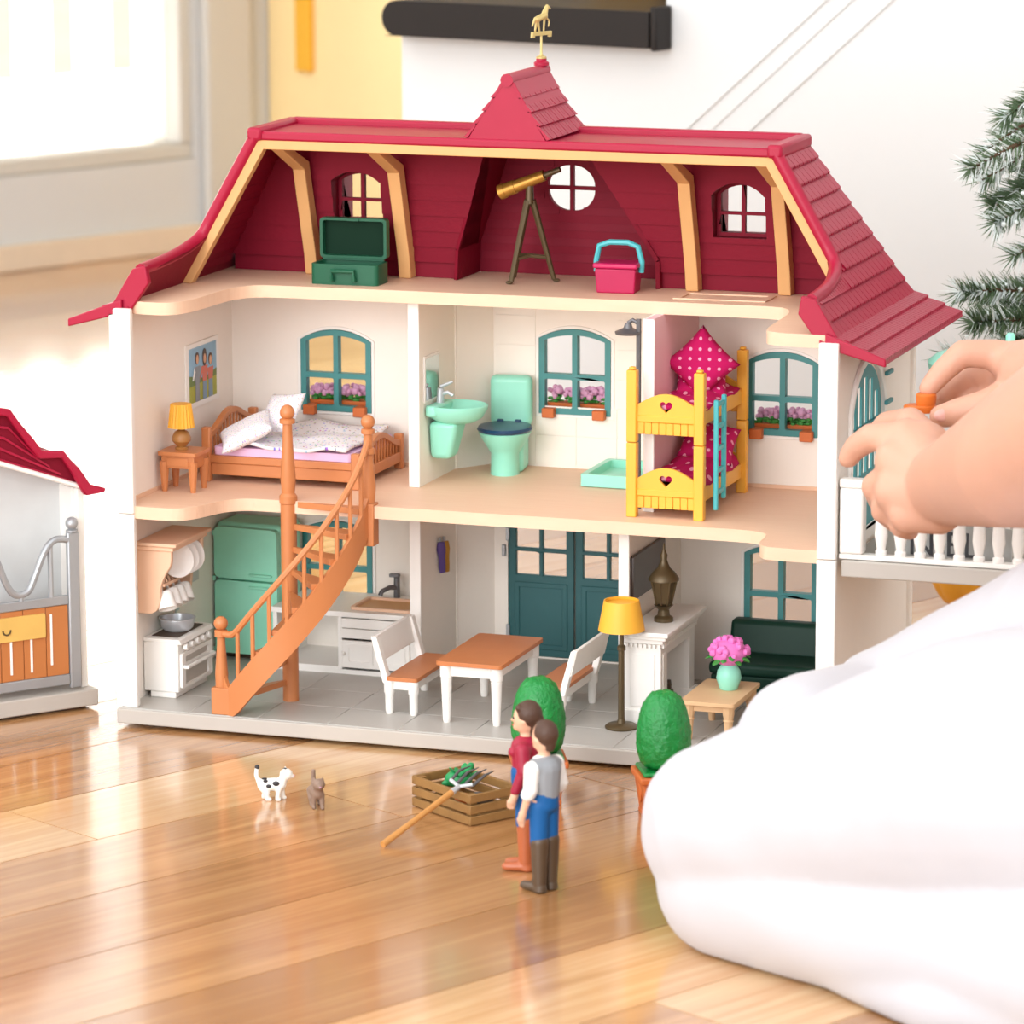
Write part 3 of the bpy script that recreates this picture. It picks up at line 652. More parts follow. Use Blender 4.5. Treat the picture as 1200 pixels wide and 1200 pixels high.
for (x0, x1, z0, zs, zt) in ((7.75, 11.2, 31.1, 33.9, 34.6), (33.75, 37.3, 31.15, 33.9, 34.75)):
    xm = (x0 + x1) / 2; top = arc_top(x0 + .28, x1 - .28, zs, zt - .28); zc = zt - .29; zm = z0 + 1.5
    hs = [rrect(x0 + .28, xm - .13, z0 + .25, zm - .1, .08), rrect(xm + .13, x1 - .28, z0 + .25, zm - .1, .08),
          [(xm + .13, zm + .1), (x1 - .28, zm + .1)] + [p for p in top if p[0] > xm + .13] + [(xm + .13, zc)], [(x0 + .28, zm + .1), (xm - .13, zm + .1), (xm - .13, zc)] + [p for p in top if p[0] < xm - .13]]
    M().prism(arch(x0 + .02, x1 - .02, z0 + .02, zs, zt - .02), hs, 'xz', 4.9, 5.25).build('dormer_window', 'crimson_inside', R, bev=.02, seg=1)
    M().prism(arch(x0 - .35, x1 + .35, z0 - .3, zs + .1, zt + .4), [arch(x0, x1, z0, zs, zt)], 'xz', 5.3, 7.6).build('dormer_hood', 'crimson', R, bev=.05)
al = M()
circ = [(22.72 + 1.72 * cos(2 * pi * i / 40), 33.4 + 1.6 * sin(2 * pi * i / 40)) for i in range(40)]
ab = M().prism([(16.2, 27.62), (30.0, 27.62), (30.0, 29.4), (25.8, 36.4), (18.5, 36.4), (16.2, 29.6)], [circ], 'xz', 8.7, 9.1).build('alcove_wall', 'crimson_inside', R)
for k in range(7):
    z = 28.5 + k * 1.05
    xl = 16.45 + max(0, (z - 29.6)) * .34; xr = 29.85 - max(0, (z - 29.4)) * .61
    segs = [(xl, xr)]
    dz = abs(z + .08 - 33.4)
    if dz < 1.8: w = sqrt(max(0, 1 - (dz / 1.85) ** 2)) * 1.95; segs = [(xl, 22.72 - w), (22.72 + w, xr)]
    for a, c in segs:
        if c - a > .2: M().hexa([(a, 8.6, z), (c, 8.6, z), (c, 8.7, z), (a, 8.7, z)], [(a, 8.68, z + .5), (c, 8.68, z + .5), (c, 8.7, z + .5), (a, 8.7, z + .5)]).build('wall_lath', 'crimson_inside', ab, smooth=0)
M().prism([(22.72 + 1.74 * cos(2 * pi * i / 40), 33.4 + 1.62 * sin(2 * pi * i / 40)) for i in range(40)], [[(22.72 + sx_ * (.12 + 1.5 * cos(t)) , 33.4 + sz_ * (.12 + 1.38 * sin(t))) for t in [pi / 2 * i / 8 for i in range(9)]] + [(22.72 + sx_ * .12, 33.4 + sz_ * .12)] for sx_, sz_ in ((1, 1), (-1, 1), (-1, -1), (1, -1))], 'xz', 8.72, 9.12).build('round_window', 'crimson_inside', R, bev=.02, seg=1)
for (xa, za, xb, zb_) in ((16.3, 27.62, 16.4, 29.6), (16.4, 29.6, 18.6, 36.2), (29.9, 27.62, 29.85, 29.4), (29.85, 29.4, 25.7, 36.2), (18.6, 36.2, 25.7, 36.2)):
    n = Vector((zb_ - za, 0, -(xb - xa))).normalized() * (.25 if xa > 23 or za == zb_ else -.25)
    if za == zb_: n = Vector((0, 0, .3))
    M().hexa([(xa, 4.2, za), (xb, 3.4 if zb_ > 36 else 4.2, zb_), (xb, 8.7, zb_), (xa, 8.7, za)], [(xa + n.x, 4.3, za + n.z), (xb + n.x, 3.5 if zb_ > 36 else 4.3, zb_ + n.z), (xb + n.x, 8.7, zb_ + n.z), (xa + n.x, 8.7, za + n.z)]).build('alcove_cheek', 'crimson_inside', R)
# timber framing of the attic
M().box(4.7, 39.9, -2.44, -1.6, 36.55, 37.15).build('tie_beam', 'wood_tan', H, bev=.05)
for side, X in ((-1, XL_), (1, XR_)):
    o0 = -.18 * side; w = -.95 * side
    M().hexa([(X(27.62) + o0 + w, -2.45, 27.62), (X(27.62) + o0, -2.45, 27.62), (X(27.62) + o0, -1.7, 27.62), (X(27.62) + o0 + w, -1.7, 27.62)],
             [(X(37.1) + o0 + w, -2.45, 37.1), (X(37.1) + o0, -2.45, 37.1), (X(37.1) + o0, -1.7, 37.1), (X(37.1) + o0 + w, -1.7, 37.1)]).build('frame_post', 'wood_tan', H, bev=.05)
for x in (6.15, 12.75, 32.4, 38.55):
    pts = [(-1.65, 36.6), (-.6, 36.6), (2.75, 35.2), (4.85, 27.63), (4.1, 27.63), (2.2, 34.7)]
    M().prism([(-2.3, 36.7), (-1.0, 36.7), (2.75, 35.25), (4.75, 29.0), (4.95, 27.63), (3.95, 27.63), (3.7, 29.0), (1.9, 34.8)], None, 'yz', x - .42, x + .42).build('rafter', 'wood_tan', H, bev=.05)
# ridge turret with tiles and finial ring
T = M().prism([(19.4, 37.64), (24.65, 37.64), (22.55, 41.3), (22.1, 41.55), (21.65, 41.3)], None, 'xz', -2.4, 5.0).build('turret', 'crimson', R, bev=.06)
for side in (1, -1):
    for k in range(4):
        z1 = 41.2 - k * .85; z0 = z1 - .92; xb = 22.05 + side * (2.5 * (41.45 - z0) / 3.55 + .02); xa = 22.05 + side * (2.5 * (41.45 - z1) / 3.55 + .02)
        m_ = M(); n = 14; w = 7.5 / n
        for i in range(n):
            ya = -2.45 + i * w + .03; yb = ya + w - .06; t = .02 * (i % 2)
            m_.hexa([(xb, ya, z0), (xb, yb, z0), (xb + side * (.24 + t), yb, z0 + .08), (xb + side * (.24 + t), ya, z0 + .08)], [(xa, ya, z1), (xa, yb, z1), (xa + side * .06, yb, z1 + .03), (xa + side * .06, ya, z1 + .03)])
        m_.build('turret_tile_row', 'crimson', T, smooth=0)
M().tube([(22.08, -2.5, 41.45), (22.08, 5.1, 41.45)], .42, 12).build('ridge_roll', 'crimson', T)
M().lathe([(.5, 0), (.5, .2), (.35, .3), (.35, .45)], (22.08, 4.4, 41.8), 14).build('finial_ring', 'crimson', T)
M().box(17.55, 17.8, 9.3, 9.58, 8.2, 9.0).build('door_latch', 'steel', H, bev=.05)
for z in (7.2, 8.7): M().box(-.895, -.86, -.6, .5, z, z + 1.2).build('wall_print', 'card', H)
# ------------------------------------------------------------------ staircase
ST = thing('toy_staircase', 'orange-brown curved toy staircase with turned newels rising from kitchen to bedroom', 'staircase', (8.6, -6.7, ZB))
RS = 5.45; A0, A1 = radians(-122), radians(2); HZ = Z2 - ZB
M().lathe([(.52, 0), (.52, 13.0), (.58, 13.05), (.58, 13.5), (.42, 13.7), (.5, 14.6), (.34, 17.0), (.3, 18.2), (.5, 18.25), (.5, 18.5), (.3, 18.6)] + [(.48 * sin(pi * i / 8 + .35 * (1 - i / 8)), 19.0 - .46 * cos(pi * i / 8)) for i in range(0, 9)], seg=18).build('centre_post', 'stair_orange', ST)
def hx(t, r, z): a = A0 + (A1 - A0) * t; return Vector((r * cos(a), r * sin(a), z))
nS = 9
for k in range(nS):
    t0 = k / nS; t1 = min(1, (k + 1.25) / nS); z = HZ * (k + 1) / nS - .02
    a = [hx(t0 + (t1 - t0) * i / 3, RS - .1, 0) for i in range(4)]; b_ = [hx(t0 + (t1 - t0) * i / 3, .35, 0) for i in range(4)]
    M().prism([(p.x, p.y) for p in a] + [(p.x, p.y) for p in reversed(b_)], None, 'xy', z - .38, z).build('tread', 'stair_orange', ST, bev=.06)
n = 28; vs = []; fs = []
for i in range(n + 1):
    t = .03 + .97 * i / n; zc = HZ * t
    hi = .95 if i else 2.2; lo = -1.25
    for r in (RS - .12, RS + .14):
        p = hx(t, r, 0)
        vs += [(p.x, p.y, max(.0, zc + lo - .2)), (p.x, p.y, max(1.7, zc + hi))]
for i in range(n):
    a = 4 * i; c = a + 4
    fs += [(a, a + 1, c + 1, c), (a + 2, c + 2, c + 3, a + 3), (a + 1, a + 3, c + 3, c + 1), (a, c, c + 2, a + 2)]
fs += [(0, 2, 3, 1), (4 * n, 4 * n + 1, 4 * n + 3, 4 * n + 2)]
M().add(vs, fs).build('stringer', 'stair_orange', ST, smooth=50)
for t, zb_, hgt in ((0, 0, 5.35), (1.0, HZ - 2.6, 9.5)):
    p = hx(t, RS, 0)
    if t == 0:
        M().box(p.x - .55, p.x + .75, p.y - .5, p.y + .5, 0, 1.75).build('newel_block', 'stair_orange', ST, bev=.06)
        pr_ = [(.4, 1.76), (.42, 2.6), (.26, 4.6), (.26, 5.0), (.42, 5.05), (.42, 5.45), (.28, 5.5)]; top = 5.9
    else:
        M().box(p.x - .5, p.x + .5, p.y - .5, p.y + .5, zb_, HZ + .15).build('newel_block', 'stair_orange', ST, bev=.06)
        z = HZ; pr_ = [(.4, z + .16), (.48, z + 1.2), (.3, z + 3.3), (.44, z + 3.35), (.44, z + 3.65), (.3, z + 3.75), (.3, z + 4.6), (.44, z + 4.65), (.44, z + 4.9), (.28, z + 5.0)]; top = z + 5.4
    o = M().lathe(pr_, (p.x, p.y, 0), 16).ball((p.x, p.y, top), .46).build('newel', 'stair_orange', ST)
def rail_z(t): return HZ * t + 4.25 - .35 * (1 - t)
pts = [hx(0, RS, 5.25), hx(.05, RS, 5.25)] + [hx(.05 + .95 * i / 24, RS, max(5.3, rail_z(.05 + .95 * i / 24))) for i in range(1, 25)]
M().tube(pts, .22, 8).build('hand_rail', 'stair_orange', ST)
for i in range(9):
    t = .13 + .83 * i / 8.6; p = hx(t, RS, 0)
    M().cyl((p.x, p.y, HZ * t + .7), (p.x, p.y, max(5.3, rail_z(t))), .15, seg=8).build('baluster', 'stair_orange', ST)

# ------------------------------------------------------------------ kitchen
def rot_z(d): return Matrix.Rotation(radians(d), 3, 'Z')
t = thing('toy_stove', 'white toy cooker with oven window against the kitchen side wall', 'stove', (.5, -6.1, ZB))
M().box(-1.35, 1.1, -2.7, 2.7, .42, 3.7).box(-.95, .85, -2.6, 2.6, 0, .42).build('body', 'white_plastic', t, bev=.07)
M().hexa([(-1.35, -2.7, 3.71), (1.35, -2.7, 3.6), (1.35, 2.7, 3.6), (-1.35, 2.7, 3.71)], [(-1.35, -2.7, 3.95), (1.2, -2.7, 3.93), (1.2, 2.7, 3.93), (-1.35, 2.7, 3.95)]).build('top_plate', 'white_plastic', t, bev=.06)
M().box(-1.0, .85, -2.1, 2.1, 3.955, 4.0).build('hob', 'dark_brown', t, bev=.03)
d = M().prism(rrect(-2.5, 2.5, .65, 2.95, .15), [rrect(-1.9, 1.9, .85, 1.85, .12), rrect(-1.9, 1.9, 2.25, 2.7, .1)], 'yz', 1.11, 1.3).build('oven_door', 'white_plastic', t, bev=.05)
M().box(1.105, 1.16, -2.0, 2.0, .75, 2.85).build('oven_window', 'grey_base', d)
M().tube([(1.3, -2.2, 2.05), (1.55, -2.2, 2.05), (1.55, 2.2, 2.05), (1.3, 2.2, 2.05)], .13, 8).build('handle', 'white_plastic', d)
for i in range(5): M().cyl((1.2, -1.9 + i * .92, 3.32), (1.48, -1.9 + i * .92, 3.36), .22, .2, 12).build('knob', 'white_plastic', t)
t = thing('frying_pan', 'silver pan standing on the hob of the white cooker', 'pan', (.45, -6.2, ZB + 4.01))
M().lathe([(.0, 0), (.85, 0), (1.05, .2), (1.15, .75), (1.22, .78), (1.22, .84), (1.06, .84), (.95, .25), (.8, .12), (0, .12)], seg=28).build('bowl', 'silver', t)
M().tube([(-.6, 1.0, .7), (-.9, 1.8, .85), (-.95, 2.4, .85)], [.14, .12, .14], 8, flat=.6).build('handle', 'silver', t)

t = thing('wall_shelf', 'tan wooden toy plate rack fixed to the kitchen side wall', 'shelf', (-.85, -6.3, 7.0))
sp = [(0, 0), (.9, 0), (1.35, .3), (1.55, 1.1), (1.65, 1.9), (1.95, 2.6), (2.35, 3.3), (2.4, 4.2), (0, 4.2)]
sp = [(p.x, p.y) for p in smooth_path([(a, b_, 0) for a, b_ in sp[1:-1]], 4)] + [(0, 4.2), (0, 0)]
for y in (-3.2, 1.8): M().prism(sp, None, 'xz', y, y + .35).build('side_panel', 'wood_tan' if 0 else 'slab', t, bev=.04, seg=1)
M().box(0, 2.6, -3.35, 2.3, 4.21, 4.5).build('top_board', 'slab', t, bev=.06); M().box(0, 2.85, -3.5, 2.45, 4.51, 4.75).build('cornice', 'slab', t, bev=.06)
M().box(0, 1.75, -2.84, 1.79, 1.75, 1.95).build('shelf_board', 'slab', t, bev=.03); M().box(0, .15, -2.84, 1.79, .4, 4.2).build('back_panel', 'slab', t)
for i in range(4): M().tube([(.5, -2.6 + i * .45, 1.96), (.9, -2.6 + i * .45, 2.5), (1.45, -2.6 + i * .45, 2.35), (1.6, -2.6 + i * .45, 1.96)], .08, 6).build('plate_slot', 'slab', t)
plp = [(0, 0), (.7, 0), (.8, .06), (1.2, .16), (1.2, .22), (.78, .13), (.68, .07), (0, .07)]
for i, (y, lb) in enumerate(((-1.0, 'frontmost white plate standing in the kitchen plate rack'), (-.1, 'middle white plate of three in the kitchen plate rack'), (.8, 'rearmost white plate leaning in the kitchen plate rack'))):
    o = M().lathe(plp, seg=28).build('dinner_plate', 'toy_white', None); o.location = ((-.85 + 1.75) * S, (-6.3 + y) * S, (7 + 1.97 + 1.2) * S); o.rotation_euler = (0, radians(68), radians(-38)); tag(o, lb, 'plate', 'plates in the kitchen rack')
cupn = ['nearest', 'second', 'third', 'last']
for i in range(4):
    t = thing('coffee_cup', '%s white cup of four hanging under the kitchen plate rack' % cupn[i], 'cup', (.55, -8.55 + i * .95, 8.0), 0, 'cups under the kitchen rack')
    q = Matrix.Rotation(radians(160), 3, 'Y') @ Matrix.Rotation(radians(20), 3, 'X')
    M().lathe([(0, 0), (.42, 0), (.5, .1), (.62, 1.1), (.62, 1.16), (.55, 1.16), (.46, .15), (0, .12)], (.1, 0, .3), 18, q).build('cup_body', 'toy_white', t)
    M().tube([(.15, 0, -.2), (-.1, 0, .35), (-.25, 0, .75), (-.6, 0, .6), (-.55, 0, 0), (-.2, 0, -.4)], .09, 6).build('handle', 'toy_white', t)

t = thing('toy_fridge', 'tall mint green rounded toy refrigerator beside the staircase', 'refrigerator', (1.75, 4.4, ZB), -4)
M().box(-2.45, 2.45, -1.2, 1.9, .3, 9.35).build('body', 'fridge_green', t, bev=.35, seg=4); M().box(-2.2, 2.2, -1.0, 1.7, 0, .3).build('plinth', 'dark_brown', t)
M().prism(rrect(-2.35, 2.35, 5.6, 9.1, .4, 6), None, 'xz', -1.75, -1.21).build('upper_door', 'fridge_green', t, bev=.18, seg=3)
d = M().prism(rrect(-2.35, 2.35, .45, 5.45, .4, 6), None, 'xz', -1.75, -1.21).build('lower_door', 'fridge_green', t, bev=.18, seg=3)
for z in (5.95, 5.1): M().box(.3, 2.0, -1.98, -1.7, z - .08, z + .1).build('handle', 'fridge_green', t, bev=.07)
for z in (8.6, 5.5, .6): M().cyl((-2.5, -1.5, z - .15), (-2.5, -1.5, z + .15), .14, seg=8).build('hinge', 'fridge_green', t)

t = thing('kitchen_counter', 'white toy kitchen unit with sink and cupboard doors behind the stairs', 'kitchen unit', (9.2, 3.9, ZB))
M().prism(rrect(-5.1, 5.2, 3.95, 4.3, .1), None, 'xz', -3.0, 2.9).build('worktop', 'white_plastic', t, bev=.06)
M().box(-5.0, 5.1, -2.7, 2.9, 0, .3).build('plinth', 'white_plastic', t); M().box(-5.0, 5.1, 2.6, 2.9, .3, 3.94).build('back', 'cream_wall', t)
for x in (-5.0, -.35, 4.8): M().box(x, x + .3, -2.8, 2.6, .3, 3.94).build('upright', 'white_plastic', t, bev=.03)
M().box(-4.7, -.35, -2.8, 2.6, .3, .5).build('shelf', 'white_plastic', t)
for i, (z0, z1) in enumerate(((.5, 2.35), (2.5, 3.15), (3.2, 3.85))):
    d = M().box(-.02, 4.78, -2.95, -2.7, z0, z1).build('drawer_front' if i else 'cupboard_door', 'white_plastic', t, bev=.04)
    if i == 0:
        M().prism(rrect(.3, 2.2, .75, 2.1, .05), [rrect(.5, 2.0, .95, 1.9, .05)], 'xz', -3.02, -2.951).build('door_moulding', 'white_plastic', d); M().prism(rrect(2.5, 4.5, .75, 2.1, .05), [rrect(2.7, 4.3, .95, 1.9, .05)], 'xz', -3.02, -2.951).build('door_moulding', 'white_plastic', d)
        M().ball((.15, -3.1, 1.5), .13, 8, 6).build('knob', 'white_plastic', d)
M().prism(rrect(.3, 4.6, -2.3, 1.2, .3), [rrect(.55, 4.35, -2.05, .95, .25)], 'xy', 4.31, 4.5).build('sink_rim', 'slab', t, bev=.04); M().box(.5, 4.4, -2.1, 1.0, 4.305, 4.34).build('sink_floor', 'wood_tan', t)
fa = M().cyl((2.0, 2.2, 4.31), (2.0, 2.2, 5.7), .22, .2).build('tap', 'dark_metal', t)
M().tube([(2.0, 2.2, 5.0), (1.7, 1.6, 5.1), (1.3, 1.2, 4.9), (1.2, 1.1, 4.6)], .17, 8).build('spout', 'dark_metal', fa); M().box(1.5, 2.2, 2.0, 2.4, 5.71, 5.95).build('lever', 'dark_metal', fa, bev=.05)

# ------------------------------------------------------------------ dining group
t = thing('dining_table', 'toy dining table with orange-brown top and white turned legs', 'table', (21.85, -5.4, ZB))
M().prism(rrect(-2.25, 2.2, -4.15, 4.25, .25), None, 'xy', 3.78, 4.05).build('table_top', 'table_orange', t, bev=.07)
M().box(-1.85, 1.8, -3.75, 3.85, 3.05, 3.77).build('apron', 'white_plastic', t, bev=.03)
LP = [(.42, 3.77), (.42, 2.95), (.34, 2.9), (.38, 2.8), (.36, 2.7), (.26, .25), (.22, 0)][::-1]
for x in (-1.7, 1.65):
    for y in (-3.55, 3.65): M().lathe(LP, (x, y, 0), 12).build('leg', 'white_plastic', t)
def bench(label, loc, rz):
    t = thing('toy_bench', label, 'bench', loc, rz, 'white benches at the dining table')
    M().prism(rrect(-1.0, 1.15, -3.6, 3.6, .2), None, 'xy', 2.2, 2.45).build('seat', 'table_orange', t, bev=.06)
    M().box(-.9, .95, -3.35, 3.35, 1.6, 2.19).build('apron', 'white_plastic', t, bev=.03)
    for y in (-3.25, 3.25):
        for x in (-.85, .8): M().lathe([(.22, 0), (.27, .2), (.3, 1.3), (.36, 1.4), (.36, 2.19)], (x, y, 0), 12).build('leg', 'white_plastic', t)
        M().hexa([(-1.2, y - .3, 2.0), (-.75, y - .3, 2.0), (-.75, y + .3, 2.0), (-1.2, y + .3, 2.0)], [(-1.95, y - .3, 4.95), (-1.6, y - .3, 4.95), (-1.6, y + .3, 4.95), (-1.95, y + .3, 4.95)]).build('back_post', 'white_plastic', t, bev=.05)
    M().hexa([(-1.62, -3.5, 3.3), (-1.38, -3.5, 3.3), (-1.38, 3.5, 3.3), (-1.62, 3.5, 3.3)], [(-2.02, -3.5, 5.0), (-1.76, -3.5, 5.0), (-1.76, 3.5, 5.0), (-2.02, 3.5, 5.0)]).build('back_rail', 'white_plastic', t, bev=.05)
    return t
bench('white toy bench with brown seat between the table and the stairs', (16.75, -4.7, ZB), 0)
bench('white toy bench with brown seat between the table and the floor lamp', (26.55, -4.55, ZB), 180)
for (y, z, mt, lb) in ((3.4, 10.2, 'navy', 'dark purple grooming brush hanging on the hall partition'), (4.2, 10.1, 'gold', 'yellow grooming brush hanging on the hall partition')):
    t = thing('grooming_brush', lb, 'brush', (15.35, y, z))
    b_ = M().tube([(0, 0, 0), (.02, 0, -.5), (.05, .05, -1.1), (.03, .12, -1.7), (.05, .18, -2.1)], [.26, .34, .24, .26, .2], 10, flat=.5).build('brush_back', {'navy': 'denim', 'gold': 'gold'}[mt] if 0 else ('toy_purple' if mt == 'navy' else 'gold'), t)
    M().box(-.15, .0, -.1, .1, .05, .3).build('hook', 'steel', t)

# ------------------------------------------------------------------ living room
t = thing('floor_lamp', 'tall floor lamp with bronze pole and yellow drum shade', 'floor lamp', (31.15, -7.0, ZB))
M().lathe([(0, 0), (1.02, 0), (1.05, .12), (.9, .25), (.3, .34), (.22, .6)], seg=24).build('foot', 'bronze', t)
M().lathe([(.22, .6), (.2, 5.0), (.28, 5.05), (.28, 5.25), (.16, 5.4), (.14, 6.8)], seg=12).build('pole', 'bronze', t)
M().lathe([(1.48, 6.35), (1.12, 8.25), (1.04, 8.25), (1.4, 6.35)], seg=32).build('lamp_shade', 'shade_yellow', t)
M().lathe([(.0, 8.0), (1.04, 8.05)], seg=24).build('shade_ring', 'shade_yellow', t)
t = thing('fireplace', 'white toy fireplace with carved mantel below the dark screen', 'fireplace', (32.4, -2.5, ZB))
M().prism([(-3.4, 0), (-1.9, 0), (-1.9, 4.4), (3.0, 4.4), (3.0, 0), (4.1, 0), (4.1, 5.3), (-3.4, 5.3)], None, 'yz', -1.4, 1.0).build('surround', 'white_plastic', t, bev=.06)
for k, (e, z0, z1) in enumerate(((.2, 5.31, 5.6), (.45, 5.61, 5.85), (.65, 5.86, 6.15))): M().box(-1.4, 1.0 + e, -3.4 - e, 4.1 + e, z0, z1).build('mantel_moulding' if k < 2 else 'mantel_shelf', 'white_plastic', t, bev=.06)
M().box(-1.4, 1.25, -3.6, -1.75, .01, 1.0).build('pilaster_base', 'white_plastic', t, bev=.06); M().box(-1.4, 1.25, 2.9, 4.3, .01, 1.0).build('pilaster_base', 'white_plastic', t, bev=.06)
M().box(-1.35, 1.0, -1.9, 3.0, .01, .5).build('hearth', 'white_plastic', t, bev=.04); M().box(-1.38, -1.2, -1.9, 3.0, .5, 4.4).build('fire_back', 'cream_wall', t)
dn = M()
for i in range(8): dn.box(-1.25 + i * .3, -1.1 + i * .3, -3.62, -3.41, 5.05, 5.3)
for i in range(22): dn.box(1.01, 1.18, -3.3 + i * .34, -3.13 + i * .34, 5.05, 5.3)
dn.build('dentil_band', 'white_plastic', t, kind='stuff')
M().box(.99, 1.06, -3.0, -2.3, 1.2, 4.6).build('side_panel', 'white_plastic', t, bev=.03); M().box(-1.0, .6, -3.47, -3.41, 1.2, 4.6).build('end_panel', 'white_plastic', t, bev=.03)
t2 = thing('fire_log', 'dark brown logs stacked inside the white toy fireplace', 'firewood', (32.1, -2.0, ZB + .52))
for (y, z, r) in ((-.4, .4, .38), (.6, .4, .36), (.1, 1.1, .36)): M().cyl((-.6, y, z), (.7, y + .2, z + .1), r, r * .9, 10).build('log', 'dark_brown', t2)
s = M().prism(rrect(-4.3, 2.6, 8.9, 11.75, .15), None, 'yz', 30.88, 31.1).build('wall_screen', 'screen', None, bev=.04); tag(s, 'dark brown flat screen on the wall above the fireplace', 'screen')
t = thing('lantern_urn', 'bronze lantern with pointed lid standing on the white mantel', 'lantern', (32.7, -3.0, ZB + 6.16))
M().lathe([(0, 0), (.62, 0), (.62, .25), (.4, .4), (.35, .75), (.5, .95), (.62, 1.05)], seg=16).build('foot', 'bronze', t)
M().lathe([(.35, 1.06), (.55, 1.2), (.78, 2.6), (.85, 2.65)], seg=8).build('glass_body', 'bronze', t)
for i in range(8): a = pi / 4 * i; M().cyl((.5 * cos(a), .5 * sin(a), 1.1), (.84 * cos(a), .84 * sin(a), 2.65), .07, seg=6).build('rib', 'bronze', t)
M().lathe([(.98, 2.66), (.98, 2.8), (.7, 3.2), (.42, 3.45), (.3, 3.7), (.2, 4.0), (.24, 4.3), (.1, 4.6), (.06, 5.0), (0, 5.1)], seg=16).build('lid', 'bronze', t)
t = thing('coffee_table', 'low light wooden toy coffee table in the living room', 'table', (37.35, -5.6, ZB))
M().prism(rrect(-1.85, 1.7, -3.3, 2.9, .2), None, 'xy', 2.3, 2.55).build('table_top', 'tan_table', t, bev=.07)
M().box(-1.5, 1.35, -2.9, 2.5, 1.85, 2.29).build('apron', 'tan_table', t, bev=.03)
for x in (-1.35, 1.2):
    for y in (-2.75, 2.35): M().lathe([(.2, 0), (.22, .15), (.3, 1.3), (.36, 1.35), (.3, 1.45), (.38, 1.8), (.38, 2.29)], (x, y, 0), 10).build('leg', 'tan_table', t)
t = thing('flower_vase', 'mint green vase with a round pink flower bunch on the coffee table', 'vase', (37.6, -5.0, ZB + 2.56))
M().lathe([(0, 0), (.55, 0), (.6, .1), (.8, .7), (.72, 1.2), (.5, 1.55), (.62, 1.8), (.54, 1.8), (.4, 1.5), (0, 1.4)], seg=22).build('vase_body', 'mint', t)
lf = M()
for i in range(14):
    a = 2 * pi * i / 14 + .2; r = 1.15 + .25 * (i % 2); c = Vector((r * .75 * cos(a), r * .75 * sin(a), 1.95 + .18 * (i % 3)))
    lf.ball(c, (.5, .24, .08), 8, 6, (Matrix.Rotation(a, 3, 'Z') @ Matrix.Rotation(radians(25), 3, 'Y')))
lf.build('leaves', 'foliage', t, kind='stuff')
rnd = random.Random(3); fb = M().ball((0, 0, 2.35), (1.15, 1.15, .85), 14, 10)
for i in range(46):
    z = rnd.uniform(-.1, 1); a = rnd.uniform(0, 2 * pi); r = sqrt(max(0, 1 - z * z)); fb.ball((1.17 * r * cos(a), 1.17 * r * sin(a), 2.4 + .85 * z), rnd.uniform(.17, .25), 7, 5)
fb.build('blossom_head', 'pink_flower', t, kind='stuff')
t = thing('toy_sofa', 'dark green toy sofa under the living room window', 'sofa', (39.4, 4.3, ZB))
M().box(-5.0, 5.4, -2.4, 2.3, .3, 1.75).build('base', 'sofa_green', t, bev=.15, seg=3); M().box(-5.1, 5.5, -2.65, 1.0, 1.76, 2.6).build('seat_cushion', 'sofa_green', t, bev=.3, seg=4)
M().hexa([(-4.7, .6, 2.4), (5.3, .6, 2.4), (5.3, 2.3, 2.4), (-4.7, 2.3, 2.4)], [(-4.7, 1.3, 4.6), (5.3, 1.3, 4.6), (5.3, 2.4, 4.6), (-4.7, 2.4, 4.6)]).build('backrest', 'sofa_green', t, bev=.3, seg=4)
for x in (-4.6, 4.9):
    for y in (-2.0, 1.9): M().cyl((x, y, 0), (x, y, .35), .2, .25, 10).build('foot', 'dark_brown', t)

# ------------------------------------------------------------------ bedroom
t = thing('bedside_table', 'small orange-brown bedside table with a yellow lamp on it', 'side table', (.75, -5.3, Z2))
M().prism(rrect(-1.35, 1.35, -1.25, 1.25, .15), None, 'xy', 2.4, 2.65).build('table_top', 'stair_orange', t, bev=.06)
M().box(-1.15, 1.15, -1.05, 1.05, 1.55, 2.39).build('drawer_case', 'stair_orange', t, bev=.04)
M().box(-.75, .75, -1.12, -1.06, 1.7, 2.25).build('drawer_front', 'stair_orange', t, bev=.03)
for x in (-1.0, 1.0):
    for y in (-.9, .9): M().lathe([(.18, 0), (.3, 1.3), (.34, 2.0)], (x, y, 0), 8).build('leg', 'stair_orange', t)
t = thing('table_lamp', 'small table lamp with pleated yellow shade and round brown foot', 'lamp', (.6, -5.3, Z2 + 2.66))
M().lathe([(0, 0), (.42, 0), (.44, .15), (.3, .2), (.6, .55), (.62, .8), (.45, 1.15), (.2, 1.3), (.18, 1.6)], seg=20).build('foot', 'lamp_brown', t)
pl = M(); ns = 44; vs = []; fs = []
for (r0, z) in ((.85, 1.45), (.66, 3.0)):
    for i in range(ns): r = r0 + (.03 if i % 2 else -.02); vs.append((r * cos(2 * pi * i / ns), r * sin(2 * pi * i / ns), z))
for i in range(ns): fs.append((i, (i + 1) % ns, ns + (i + 1) % ns, ns + i))
fs.append(tuple(range(ns, 2 * ns))); pl.add(vs, fs).build('lamp_shade', 'shade_yellow', t, smooth=20)
t = thing('double_bed', 'orange-brown toy double bed with spindled footboard and floral bedding', 'bed', (6.3, 2.0, Z2))
M().box(-5.0, 5.0, -4.1, 4.0, .45, 1.25).build('side_rail', 'stair_orange', t, bev=.06); M().box(-5.1, 5.1, -4.2, 4.1, 1.26, 1.75).build('bed_frame', 'stair_orange', t, bev=.06)
M().prism(rrect(-4.9, 4.8, -3.95, 3.9, .3), None, 'xy', 1.76, 2.3).build('mattress', 'lilac', t, bev=.15, seg=3)
